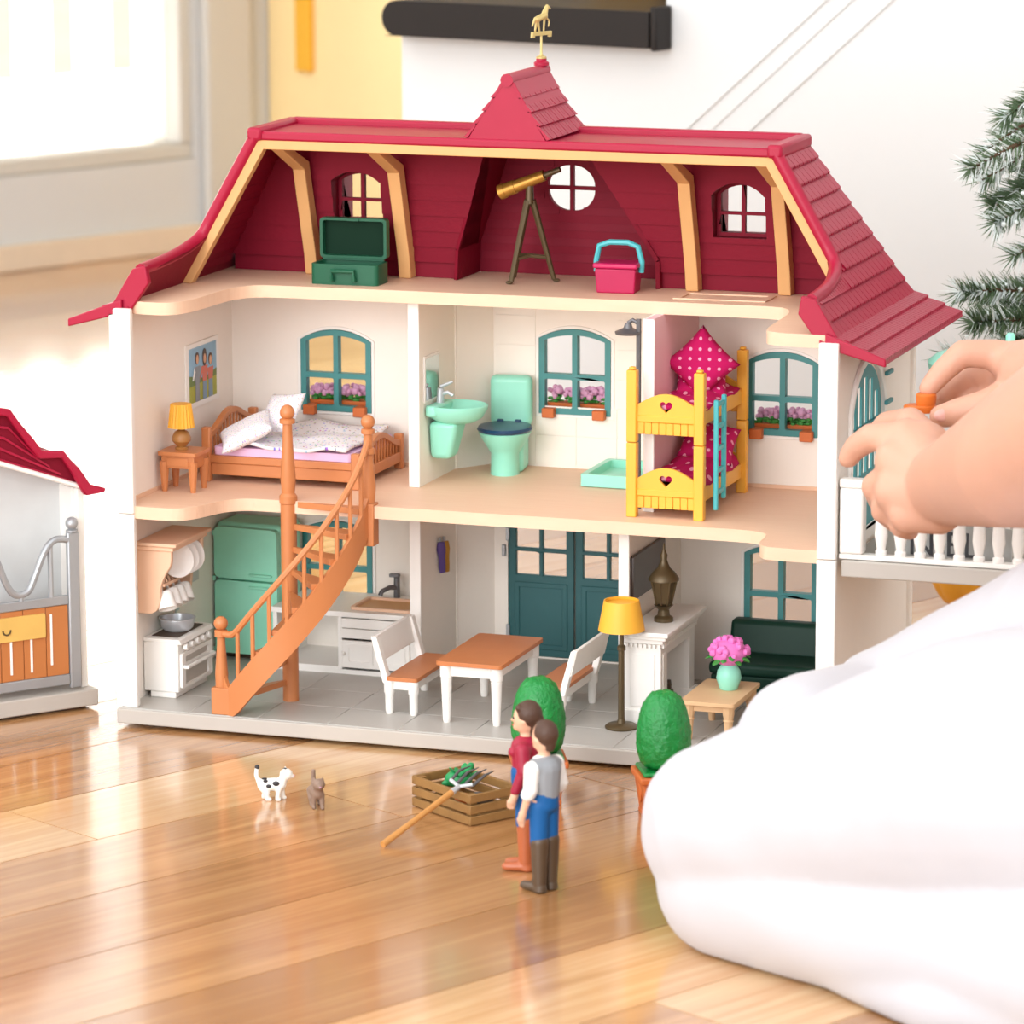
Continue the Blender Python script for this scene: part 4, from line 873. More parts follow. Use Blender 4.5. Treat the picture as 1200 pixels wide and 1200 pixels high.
for x, hz in ((5.2, 3.1), (-5.3, 4.3)):
    for y in (-4.05, 3.95): M().box(x - .3, x + .3, y - .25, y + .25, 0, hz - .7).build('bed_post', 'stair_orange', t, bev=.08)
    top = [(-3.8, hz - .9)] + [(y, hz - .55 + .55 * cos(pi * y / 3.9)) for y in [-3.8 + 7.5 * i / 16 for i in range(17)]] + [(3.7, hz - .9)]
    bt = [(y, z - .4) for (y, z) in reversed(top[1:-1])]
    M().prism(top[1:-1] + bt, None, 'yz', x - .2, x + .2).build('top_rail', 'stair_orange', t, bev=.05)
    for i in range(13): y = -3.3 + i * .55; M().cyl((x, y, .9), (x, y, hz - .75 + .5 * cos(pi * y / 3.9)), .1, seg=6).build('spindle', 'stair_orange', t)
    M().box(x - .2, x + .2, -3.8, 3.7, .5, 1.2).build('end_board', 'stair_orange', t, bev=.04)
def duvet(fn, name, mt, nu=34, nv=26, th=.18):
    m_ = M(); m_.grid(fn, nu, nv)
    o = m_.build(name, mt, None, smooth=180); md = o.modifiers.new('t', 'SOLIDIFY'); md.thickness = th * S; md.offset = -1; return o
def dv(u, v):
    x = -4.0 + 8.6 * u; y = -4.25 + 8.0 * v + .12 * sin(u * 17) * (1 - v); z = 2.55 + .32 * noise.noise((u * 4, v * 4, 1.3)) + .22 * sin(u * 9 + v * 3) * .4 + .35 * v
    return (6.3 + x, 2.0 + y, Z2 + max(2.5, z))
o = duvet(dv, 'duvet', 'floral'); tag(o, 'pale floral duvet spread over the toy double bed', 'duvet')
def cushion(name, mt, loc, rot, w, h, th, label, cat='pillow', group=None):
    m_ = M(); n = 16
    for sgn in (1, -1):
        def fn(u, v, sgn=sgn):
            a = 2 * u - 1; b_ = 2 * v - 1; k = (max(0, (1 - a ** 4)) * max(0, (1 - b_ ** 4))) ** .55
            return Vector((a * w * (1 - .09 * (1 - b_ * b_)), b_ * h * (1 - .09 * (1 - a * a)), sgn * th * k + .06 * noise.noise((a * 3, b_ * 3, sgn + 2.1)) * k))
        m_.grid(fn, n, n)
    o = m_.build(name, mt, None, smooth=180)
    b_ = bmesh.new(); b_.from_mesh(o.data); bmesh.ops.remove_doubles(b_, verts=b_.verts, dist=1e-6); bmesh.ops.recalc_face_normals(b_, faces=b_.faces); b_.to_mesh(o.data); b_.free()
    o.location = Vector(loc) * S; o.rotation_euler = [radians(a) for a in rot]; tag(o, label, cat, group); return o
cushion('pillow', 'floral', (3.6, -1.6, Z2 + 3.35), (14, -26, 20), 1.9, 1.6, .55, 'pale floral pillow leaning against the bed headboard', group='floral pillows on the double bed')
cushion('pillow', 'floral', (5.3, .3, Z2 + 4.35), (52, -8, -28), 1.7, 1.55, .5, 'pale floral pillow propped up on top of another floral pillow', group='floral pillows on the double bed')
t = thing('family_picture', 'framed picture of three people on the bedroom side wall', 'picture', (-.89, 1.6, 21.05))
M().prism(rrect(-2.75, 2.75, -2.15, 2.15, .05), None, 'yz', 0, .12).build('frame', 'white_plastic', t, bev=.03)
def flat(nm, loop, mt, dx): M().prism(loop, None, 'yz', .121 + dx, .128 + dx).build(nm, mt, t, smooth=0)
flat('sky', [(-2.3, -.5), (2.3, -.3), (2.3, 1.85), (-2.3, 1.85)], 'photo_sky', 0); flat('meadow', [(-2.3, -1.8), (2.3, -1.8), (2.3, -.31), (-2.3, -.51)], 'photo_grass', 0)
flat('trees', [(-2.3, -.7), (2.3, -.5), (2.3, .0), (1.2, -.2), (0, -.35), (-1.4, -.1), (-2.3, .05)], 'photo_trees', .008)
def oval(cx, cz, rx, rz, n=14): return [(cx + rx * cos(2 * pi * i / n), cz + rz * sin(2 * pi * i / n)) for i in range(n)]
for i, (cy, hz, body, legs, hair) in enumerate(((-1.0, 1.2, 'toy_grey', 'toy_grey', 'hair_dark'), (.25, 1.1, 'photo_coral', 'photo_jeans', 'hair_dark'), (1.25, .85, 'photo_coral', 'photo_jeans', 'hair_dark'))):
    e = .016 + .03 * (2 - i) * .3
    flat('legs', [(cy - .35, -1.8), (cy + .35, -1.8), (cy + .32, -.5), (cy - .32, -.5)], legs, e); flat('torso', [(cy - .34, -.6), (cy + .34, -.6), (cy + .5, hz - .65), (cy - .5, hz - .65)], body, e + .002)
    flat('sleeve', [(cy - .5, hz - .65), (cy - .85, -.3), (cy - .65, -.35), (cy - .34, .2)], 'toy_white' if i == 0 else 'photo_coral', e + .003)
    flat('hair', oval(cy, hz - .1, .3 if i == 0 else .36, .42 if i != 1 else .6), hair, e + .004); flat('face', oval(cy, hz - .18, .21, .32), 'photo_skin', e + .013)
# ------------------------------------------------------------------ bathroom
t = thing('wash_basin', 'mint green toy wash basin on the bathroom partition', 'basin', (15.2, 2.6, Z2))
M().lathe([(0, 4.0), (.5, 3.98), (1.3, 4.05), (1.85, 4.35), (2.2, 4.9), (2.25, 5.15), (2.15, 5.2), (1.95, 5.05), (1.5, 4.6), (.8, 4.4), (0, 4.38)], (1.55, 0, 0), 30, sx=.95, sy=.85).build('bowl', 'mint', t)
M().box(.0, .8, -1.7, 1.7, 4.5, 5.25).build('back_ledge', 'mint', t, bev=.2, seg=3)
M().hexa([(.0, -.8, 1.6), (1.4, -.8, 1.6), (1.4, .8, 1.6), (.0, .8, 1.6)], [(.0, -1.15, 4.1), (2.0, -1.15, 4.1), (2.0, 1.15, 4.1), (.0, 1.15, 4.1)]).build('pedestal', 'mint', t, bev=.35, seg=4)
fa = M().cyl((.45, 0, 5.25), (.5, 0, 6.2), .26, .22, 12).build('tap', 'silver', t); M().tube([(.5, 0, 5.8), (1.0, 0, 5.95), (1.35, 0, 5.75)], .13, 8).build('spout', 'silver', fa); M().tube([(.5, 0, 6.3), (1.3, .1, 6.65)], [.14, .08], 8).build('lever', 'silver', fa)
s = M().prism(rrect(.9, 3.7, 19.9, 22.95, .05), None, 'yz', 15.11, 15.22).build('wall_mirror', 'white_plastic', None); o = M().prism(rrect(1.05, 3.55, 20.05, 22.8, .05), None, 'yz', 15.221, 15.24).build('mirror_glass', 'mirror', s); tag(s, 'square mirror on the partition above the mint basin', 'mirror')
t = thing('toy_toilet', 'mint green toy toilet with a navy blue seat', 'toilet', (18.9, 6.6, Z2), 8)
M().box(-1.45, 1.35, 1.4, 2.5, 2.9, 6.3).build('cistern', 'mint', t, bev=.4, seg=4); M().box(-1.0, 1.05, .2, 2.4, 0, 3.2).build('trap_casing', 'mint', t, bev=.3, seg=3)
M().lathe([(.95, 0), (.92, 1.4), (1.15, 1.8), (1.65, 2.6), (1.75, 2.85), (1.7, 2.9), (0, 2.9)], (-.1, -.2, 0), 28, sy=1.15).build('bowl', 'mint', t)
M().lathe([(0, 2.92), (1.75, 2.92), (1.85, 3.05), (1.75, 3.22), (1.2, 3.3), (0, 3.3)], (-.1, -.2, 0), 30, sy=1.15).build('seat_lid', 'navy', t)
for x in (-.7, .5): M().box(x - .2, x + .2, 1.15, 1.5, 2.95, 3.4).build('seat_hinge', 'navy', t, bev=.06)
o = M().prism(rrect(-2.9, 3.3, -2.8, 3.1, .2), [rrect(-2.5, 2.9, -2.4, 2.7, .25)], 'xy', .05, .85).box(-2.7, 3.1, -2.6, 2.9, 0, .35).build('shower_tray', 'mint', None, bev=.08); o.location = (27.9 * S, 6.3 * S, Z2 * S); tag(o, 'mint green square shower tray beside the bunk bed', 'shower tray')
t = thing('shower', 'grey toy shower pole with round head on the bathroom wall', 'shower', (30.6, -2.7, Z2))
M().cyl((.2, .3, 0), (.2, .3, 12.2), .17, seg=8).build('pole', 'dark_metal', t); M().tube([(.2, .3, 11.9), (-.2, .3, 12.1), (-.5, .3, 11.9)], .14, 8).build('arm', 'dark_metal', t)
M().lathe([(.8, 11.2), (.85, 11.35), (.3, 11.6), (.2, 11.9)], (-.5, .3, 0), 18).build('shower_head', 'dark_metal', t)

# ------------------------------------------------------------------ bunk bed
t = thing('bunk_bed', 'yellow toy bunk bed with heart cut-outs and polka dot bedding', 'bunk bed', (33.35, .1, Z2))
def heart(cx, cz, s): return [(cx + s * .062 * 16 * sin(a) ** 3, cz + s * .062 * (13 * cos(a) - 5 * cos(2 * a) - 2 * cos(3 * a) - cos(4 * a))) for a in [2 * pi * i / 28 for i in range(28)]]
for x in (-2.2, 2.2):
    for y in (-4.9, 4.9):
        M().box(x - .33, x + .33, y - .3, y + .3, 0, 4.75).box(x - .33, x + .33, y - .3, y + .3, 4.78, 9.35).build('post', 'yellow', t, bev=.07); M().box(x - .2, x + .2, y - .2, y + .2, 9.36, 9.55).build('post_cap', 'yellow', t, bev=.08)
for y in (-4.95, 4.75):
    for z in (.95, 5.65):
        lp = [(-1.9, z + .5), (1.9, z + .5), (1.9, z + 1.5)] + [(1.9 - 3.8 * i / 12, z + 1.5 + .75 * sin(pi * i / 12)) for i in range(1, 12)] + [(-1.9, z + 1.5)]
        b_ = M().prism(lp, [heart(0, z + 1.45, .42)] if y < 0 else None, 'xz', y, y + .22).build('end_board', 'yellow', t, bev=.03, seg=1)
        M().box(-1.9, 1.9, y - .06, y + .3, z + .42, z + .86).build('end_rail', 'yellow', b_, bev=.06)
        for i in range(8): M().box(-1.88 + i * .475, -1.88 + i * .475 + .455, y, y + .2, z - .35, z + .41).build('slat', 'yellow', b_, bev=.03, seg=1)
for x in (-2.25, 2.05):
    for z in (1.0, 5.9): M().box(x, x + .2, -4.6, 4.6, z, z + .95).build('side_rail', 'yellow', t, bev=.05)
for z in (1.2, 6.1): M().box(-2.0, 2.0, -4.6, 4.6, z, z + .35).build('mattress_base', 'wood_tan', t, bev=.05)
la = thing('bunk_ladder', 'small aqua ladder hooked on the side of the yellow bunk bed', 'ladder', (36.35, -3.9, Z2 + .55))
for y in (0, 1.75): M().box(-.15, .15, y - .15, y + .15, .0 + .25 * y, 7.0 + .05 * y).build('stile', 'aqua', la, bev=.07)
for i in range(5): M().box(-.1, .1, .15, 1.6, .9 + i * 1.4, 1.2 + i * 1.4).build('rung', 'aqua', la, bev=.06)
def bed_cloth(z, lift):
    def fn(u, v):
        x = -2.0 + 4.2 * u; y = -4.5 + 8.6 * v
        return (33.35 + x + .2 * sin(v * 9) * (u - .5), .1 + y, Z2 + z + lift * (sin(pi * u) ** .6) * (.5 + .5 * v) + .22 * noise.noise((u * 5, v * 7, z)) + .15 * u)
    return fn
o = duvet(bed_cloth(6.75, .5), 'bunk_blanket', 'polka', 20, 30, .3); tag(o, 'magenta polka dot blanket on the upper bunk', 'blanket')
o = duvet(bed_cloth(1.85, 1.4), 'bunk_blanket', 'polka', 20, 30, .3); tag(o, 'magenta polka dot blanket heaped on the lower bunk', 'blanket')
cushion('bunk_pillow', 'polka', (33.9, 1.2, Z2 + 8.95), (80, 46, 6), 1.75, 1.75, .6, 'magenta polka dot cushion standing on its corner on the upper bunk', 'cushion')
cushion('bunk_pillow', 'polka', (33.6, 2.2, Z2 + 7.7), (30, 5, 20), 1.7, 1.6, .45, 'magenta polka dot cushion lying flat on the upper bunk', 'cushion')
cushion('bunk_pillow', 'polka', (34.0, 2.6, Z2 + 3.6), (35, 10, 10), 1.8, 1.7, .6, 'magenta polka dot cushion on the lower bunk behind the ladder', 'cushion')

# ------------------------------------------------------------------ flower boxes outside the upper windows
def flower_box(x0, x1, z, y, label):
    t = thing('flower_box', label, 'flower box', ((x0 + x1) / 2, y, z), 0, 'flower boxes on the upper windows'); w = (x1 - x0) / 2
    M().hexa([(-w, .75, -.5), (w, .75, -.5), (w, 1.7, -.5), (-w, 1.7, -.5)], [(-w - .1, .6, .55), (w + .1, .6, .55), (w + .1, 1.9, .55), (-w - .1, 1.9, .55)]).build('trough', 'terracotta', t, bev=.05)
    for s_ in (-1, 1): M().box(s_ * w * .8 - .42, s_ * w * .8 + .42, -.65, .6, -.3, .35).build('bracket', 'terracotta', t, bev=.06)
    rn = random.Random(x0); m1 = M(); m2 = M()
    for i in range(60):
        m1.ball((rn.uniform(-w, w), rn.uniform(.7, 1.8), rn.uniform(.5, .95)), (rn.uniform(.15, .3), .15, .12), 6, 4)
    for s_ in (-1, 1):
        for i in range(40): m2.ball((s_ * w * .52 + rn.uniform(-1, 1) * w * .45, rn.uniform(.7, 1.8), rn.uniform(.95, 1.45)), rn.uniform(.16, .26), 6, 4)
    m1.build('leaves', 'foliage', t, kind='stuff'); m2.build('blossoms', 'blossom', t, kind='stuff')
flower_box(4.4, 8.9, 18.0, 7.0, 'terracotta flower box with pink blossoms at the double bed window')
flower_box(20.5, 24.9, 18.2, 9.6, 'terracotta flower box with pink blossoms at the bathroom window')
flower_box(35.6, 39.8, 18.05, 7.0, 'terracotta flower box with pink blossoms at the bunk bed window')

# ------------------------------------------------------------------ attic
t = thing('toy_suitcase', 'open dark green toy suitcase on the attic floor', 'suitcase', (10.0, .9, ZA), 2)
o = M().prism(rrect(-2.3, 2.3, -1.0, 1.3, .3), [rrect(-2.1, 2.1, -.8, 1.1, .25)], 'xy', .12, 1.35).prism(rrect(-2.3, 2.3, -1.0, 1.3, .3), None, 'xy', 0, .12).build('case', 'green_case', t, bev=.06)
M().tube([(-.75, -1.05, .35), (-.75, -1.3, .35), (-.75, -1.3, .95), (.75, -1.3, .95), (.75, -1.3, .35), (.75, -1.05, .35)], .15, 8).build('handle', 'green_case', t)
lid = M().prism(rrect(-2.3, 2.3, 1.5, 4.15, .25), [rrect(-2.1, 2.1, 1.68, 3.97, .2)], 'xz', .85, 1.5).build('lid', 'green_case', t, bev=.06); M().prism(rrect(-2.25, 2.25, 1.55, 4.1, .25), None, 'xz', 1.42, 1.6).build('lid_panel', 'green_case_in', t)
M().box(-2.1, 2.1, .9, 1.15, 1.38, 1.55).build('hinge', 'green_case', t); M().box(-.4, .4, .7, .86, 3.98, 4.12).build('clasp', 'green_case', t)
t = thing('toy_telescope', 'brass toy telescope on a dark tripod in the attic alcove', 'telescope', (21.2, 4.6, ZA))
hub = Vector((.0, 0, 5.6))
for (x, y) in ((-.95, -1.0), (1.35, .9), (-1.6, 1.5)):
    M().tube([hub + Vector((x * .12, y * .12, -.2)), (x * .6, y * .6, 2.6), (x, y, .2)], [.24, .2, .17], 8).build('leg', 'bronze', t); M().ball((x * 1.1, y * 1.1, .12), (.26, .2, .12), 8, 6).build('foot', 'bronze', t)
M().tube([(-.65, -.65, 1.65), (0, 0, 1.8)], .14, 6).tube([(.9, .6, 1.65), (0, 0, 1.8)], .14, 6).tube([(-1.05, .95, 1.65), (0, 0, 1.8)], .14, 6).build('brace', 'bronze', t)
M().cyl(hub - Vector((0, 0, .4)), hub + Vector((0, 0, .8)), .3, .24).build('head', 'bronze', t)
d = Vector((2.0, 0, .8)).normalized(); c = hub + Vector((-.05, 0, 1.05))
M().tube([c - d * 2.05, c - d * 1.0, c - d * .98, c + d * 1.15], [.46, .46, .42, .36], 16).build('tube', 'gold', t); M().tube([c + d * 1.15, c + d * 2.3], [.2, .18], 12).build('eyepiece', 'bronze', t); M().tube([c - d * 2.15, c - d * 1.75], .5, 16).build('lens_hood', 'gold', t)
t = thing('picnic_basket', 'magenta toy box with an arched aqua handle on the attic floor', 'basket', (27.95, 2.6, ZA), 4)
M().hexa([(-1.3, -.95, 0), (1.2, -.95, 0), (1.2, .75, 0), (-1.3, .75, 0)], [(-1.4, -1.05, 1.6), (1.3, -1.05, 1.6), (1.3, .85, 1.6), (-1.4, .85, 1.6)]).build('body', 'magenta', t, bev=.1, seg=3)
M().box(-1.52, 1.42, -1.15, .95, 1.61, 1.95).build('lid', 'magenta_lid', t, bev=.12, seg=3)
M().tube([(-1.48, -.1, 1.3), (-1.5, -.1, 2.0), (-1.3, -.1, 2.95), (-.6, -.1, 3.2), (.6, -.1, 3.2), (1.25, -.1, 2.95), (1.5, -.1, 2.0), (1.46, -.1, 1.3)], .19, 8).build('handle', 'aqua', t)
# ------------------------------------------------------------------ weathervane
t = thing('weathervane', 'pale golden horse weathervane on the roof turret', 'weathervane', (22.08, 4.4, 42.26), 62); t.scale = (.84, .84, .84)
M().lathe([(.42, 0), (.42, .12), (.2, .2), (.1, .35), (.09, 1.75)], seg=12).build('pole', 'pale_gold', t)
M().prism([(-.75, 1.75), (.75, 1.75), (.75, 1.6), (1.0, 1.6), (1.05, 2.05), (-1.0, 2.05), (-1.05, 1.6), (-.75, 1.6)], None, 'xz', -.12, .12).build('plate', 'pale_gold', t, bev=.03)
blob('horse', 'pale_gold', [('c', (-.45, 0, 3.0), (.35, 0, 3.25), .24, .26), ('c', (.35, 0, 3.25), (.62, 0, 3.95), .22, .14), ('c', (.6, 0, 3.95), (.92, 0, 3.75), .15, .09), ('c', (-.5, 0, 2.95), (-.6, .05, 2.1), .13, .08), ('c', (-.4, 0, 2.95), (-.25, -.05, 2.1), .13, .08), ('c', (.35, 0, 3.2), (.3, .05, 2.1), .11, .08), ('c', (.4, 0, 3.2), (.8, -.05, 2.8), .1, .07), ('c', (.8, -.05, 2.8), (.7, -.05, 2.4), .07, .06), ('c', (-.65, 0, 3.1), (-.95, 0, 2.5), .1, .07), ('c', (.45, 0, 3.9), (.15, 0, 3.5), .09, .08)], t, voxel=.05, it=3)
# ------------------------------------------------------------------ toys on the floor
def topiary(label, loc, rz):
    t = thing('potted_topiary', label, 'topiary', loc, rz, 'potted topiaries in front of the house')
    M().hexa([(-1.2, -1.2, 0), (1.2, -1.2, 0), (1.2, 1.2, 0), (-1.2, 1.2, 0)], [(-1.5, -1.5, 2.3), (1.5, -1.5, 2.3), (1.5, 1.5, 2.3), (-1.5, 1.5, 2.3)]).build('pot', 'terracotta', t, bev=.08)
    M().box(-1.68, 1.68, -1.68, 1.68, 2.31, 2.72).build('pot_rim', 'terracotta', t, bev=.1); M().box(-1.28, 1.28, -1.28, 1.28, .0, .3).build('pot_foot', 'terracotta', t, bev=.06)
    for s_ in range(4):
        q = Matrix.Rotation(radians(90 * s_), 3, 'Z'); m_ = M().ball((0, -1.42, 1.5), (.42, .1, .62), 12, 8); m_.v = [q @ v for v in m_.v]; m_.build('relief_medallion', 'terracotta', t)
    M().box(-1.45, 1.45, -1.45, 1.45, 2.73, 2.98).build('soil_cover', 'leaf_green', t, bev=.1)
    m_ = M().lathe([(0, 2.95)] + [(1.62 * (sin(pi * (i / 40) ** .78) ** .62), 2.95 + 4.65 * (1 - cos(pi * i / 40)) / 2) for i in range(1, 40)] + [(0, 7.6)], seg=80)
    m_.v = [Vector((v.x, v.y, v.z)) + Vector((v.x, v.y, (v.z - 5.0) * .5)).normalized() * (.06 * noise.noise(v * 3) + .09 * noise.noise(v * 8.5)) for v in m_.v]
    m_.build('clipped_bush', 'leaf_green', t, smooth=180); return t
topiary('clipped green topiary in a terracotta pot next to the white-clothed knee', (38.35, -21.6, 0), 28)
topiary('clipped green topiary in a terracotta pot partly hidden behind the two figurines', (30.2, -20.6, 0), 24)

t = thing('wooden_crate', 'small slatted wooden toy crate on the floor', 'crate', (26.9, -24.4, 0), -34)
for z in (.05, .72, 1.39):
    for s_ in (-1, 1):
        M().box(-2.75, 2.75, s_ * 1.75 - .1, s_ * 1.75 + .1, z, z + .52).build('slat', 'crate_wood', t, bev=.04, seg=1); M().box(s_ * 2.85 - .1, s_ * 2.85 + .1, -1.85, 1.85, z, z + .52).build('slat', 'crate_wood', t, bev=.04, seg=1)
for x in (-2.5, 2.5):
    for y in (-1.4, 1.4): M().box(x - .22, x + .22, y - .22, y + .22, .05, 1.85).build('corner_post', 'crate_wood', t)
M().box(-2.7, 2.7, -1.64, 1.64, .02, .2).build('crate_floor', 'crate_wood', t)
t = thing('leafy_vegetable', 'dark green leafy vegetable lying in the wooden crate', 'vegetable', (26.1, -23.4, 1.35), 20)
blob('head', 'veg_green', [('e', (0, 0, .35), (.85, .6, .55)), ('c', (-.2, 0, .2), (-.9, -.2, .1), .35, .15), ('c', (.3, .2, .5), (.75, .4, 1.05), .42, .2)], t, .06, 2)
lf = M()
for i in range(9): a = i * .7; lf.ball((.25 + .5 * cos(a), .5 * sin(a), .55 + .12 * (i % 3)), (.5, .22, .05), 10, 6, Matrix.Rotation(a, 3, 'Z') @ Matrix.Rotation(radians(-38), 3, 'Y'))
lf.build('leaves', 'veg_green', t, kind='stuff')
for i, (x, y) in enumerate(((27.9, -24.7), (27.0, -25.2))):
    o = M().ball((0, 0, 0), (.85, .42, .4), 12, 8).build('root_vegetable', 'terracotta' if i else 'dark_metal', None); o.location = (x * S, y * S, (.95) * S); o.rotation_euler = (0, .1, .5 + i); tag(o, ('orange root vegetable lying low in the wooden crate' if i else 'dark grey root vegetable lying in the wooden crate'), 'vegetable')
t = thing('garden_fork', 'toy pitchfork with wooden handle and grey tines leaning on the crate', 'pitchfork', (25.0, -33.4, 0))
a = Vector((0, 0, .2)); b_ = Vector((2.15, 6.0, 2.0))
M().tube([a, a.lerp(b_, .5), b_], [.2, .17, .19], 10).build('handle', 'handle_wood', t)
dirv = (b_ - a).normalized(); sd = Vector((dirv.y, -dirv.x, 0)).normalized(); hd = b_ + dirv * .1
M().tube([b_ - dirv * .1, b_ + dirv * .7], [.2, .14], 10).build('ferrule', 'silver', t)
M().tube([b_ + dirv * .9 - sd * .85 + Vector((0, 0, .15)), b_ + dirv * .65, b_ + dirv * .9 + sd * .85 + Vector((0, 0, .15))], .12, 8).build('cross_piece', 'silver', t)
for k in (-1, -.33, .33, 1): M().tube([b_ + dirv * .85 + sd * .85 * k + Vector((0, 0, .1)), b_ + dirv * 1.9 + sd * .95 * k + Vector((0, 0, .25)), b_ + dirv * 2.9 + sd * .9 * k + Vector((0, 0, .05))], [.1, .09, .03], 8).build('tine', 'dark_metal', t)

def cat(label, loc, rz, mt, spots):
    t = thing('toy_cat', label, 'cat', loc, rz, 'toy cats on the floor')
    blob('body', mt, [('c', (-.55, 0, .95), (.45, 0, 1.0), .4, .38), ('e', (.1, 0, .98), (.7, .4, .4)), ('c', (.45, 0, 1.05), (.72, 0, 1.45), .3, .28), ('e', (.82, 0, 1.62), (.4, .38, .36)), ('c', (1.05, 0, 1.52), (1.18, 0, 1.5), .18, .13),
                     ('c', (.75, .22, 1.85), (.72, .27, 2.02), .12, .04), ('c', (.75, -.22, 1.85), (.72, -.27, 2.02), .12, .04),
                     ('c', (.5, .22, .9), (.55, .24, .12), .19, .14), ('c', (.42, -.22, .9), (.3, -.24, .12), .19, .14), ('c', (.55, .24, .12), (.68, .24, .1), .14, .12), ('c', (.3, -.24, .12), (.43, -.24, .1), .14, .12),
                     ('c', (-.55, .2, .9), (-.5, .26, .5), .3, .2), ('c', (-.5, .26, .5), (-.62, .26, .12), .18, .13), ('c', (-.62, .26, .12), (-.45, .26, .1), .13, .12),
                     ('c', (-.6, -.2, .9), (-.35, -.26, .5), .3, .2), ('c', (-.35, -.26, .5), (-.3, -.26, .12), .18, .13), ('c', (-.3, -.26, .12), (-.14, -.26, .1), .13, .12),
                     ('c', (-.85, 0, 1.1), (-1.0, 0, 1.55), .15, .14), ('c', (-1.0, 0, 1.55), (-.95, 0, 2.0), .14, .13)], t, .055, 4)
    for y in (.16, -.16): M().ball((1.1, y, 1.68), (.06, .055, .07), 8, 6).build('eye', 'cat_black', t)
    M().ball((1.3, 0, 1.55), (.05, .06, .045), 8, 6).build('nose', 'blossom', t)
    if spots:
        for (x, y, z, r) in ((.25, -.37, 1.12, .2), (-.2, -.38, .95, .15), (-.4, -.33, 1.25, .13), (.15, .36, 1.15, .2), (-.5, -.1, 1.34, .16), (.75, .0, 1.96, .12)): M().ball((x, y, z), (r * 1.1, .07 if abs(y) > .2 else r, r * .8 if abs(y) > .2 else .06), 10, 6).build('fur_patch', mt_black, t)
        M().ball((-.94, 0, 2.02), (.15, .15, .16), 10, 8).build('tail_tip', mt_black, t)
    return t
mt_black = 'cat_black'
cat('white toy kitten with black patches standing on the floorboards', (15.0, -25.6, 0), 14, 'cat_white', True)
cat('greyish brown toy kitten standing on the floorboards', (18.1, -26.3, 0), -58, 'cat_grey', False)

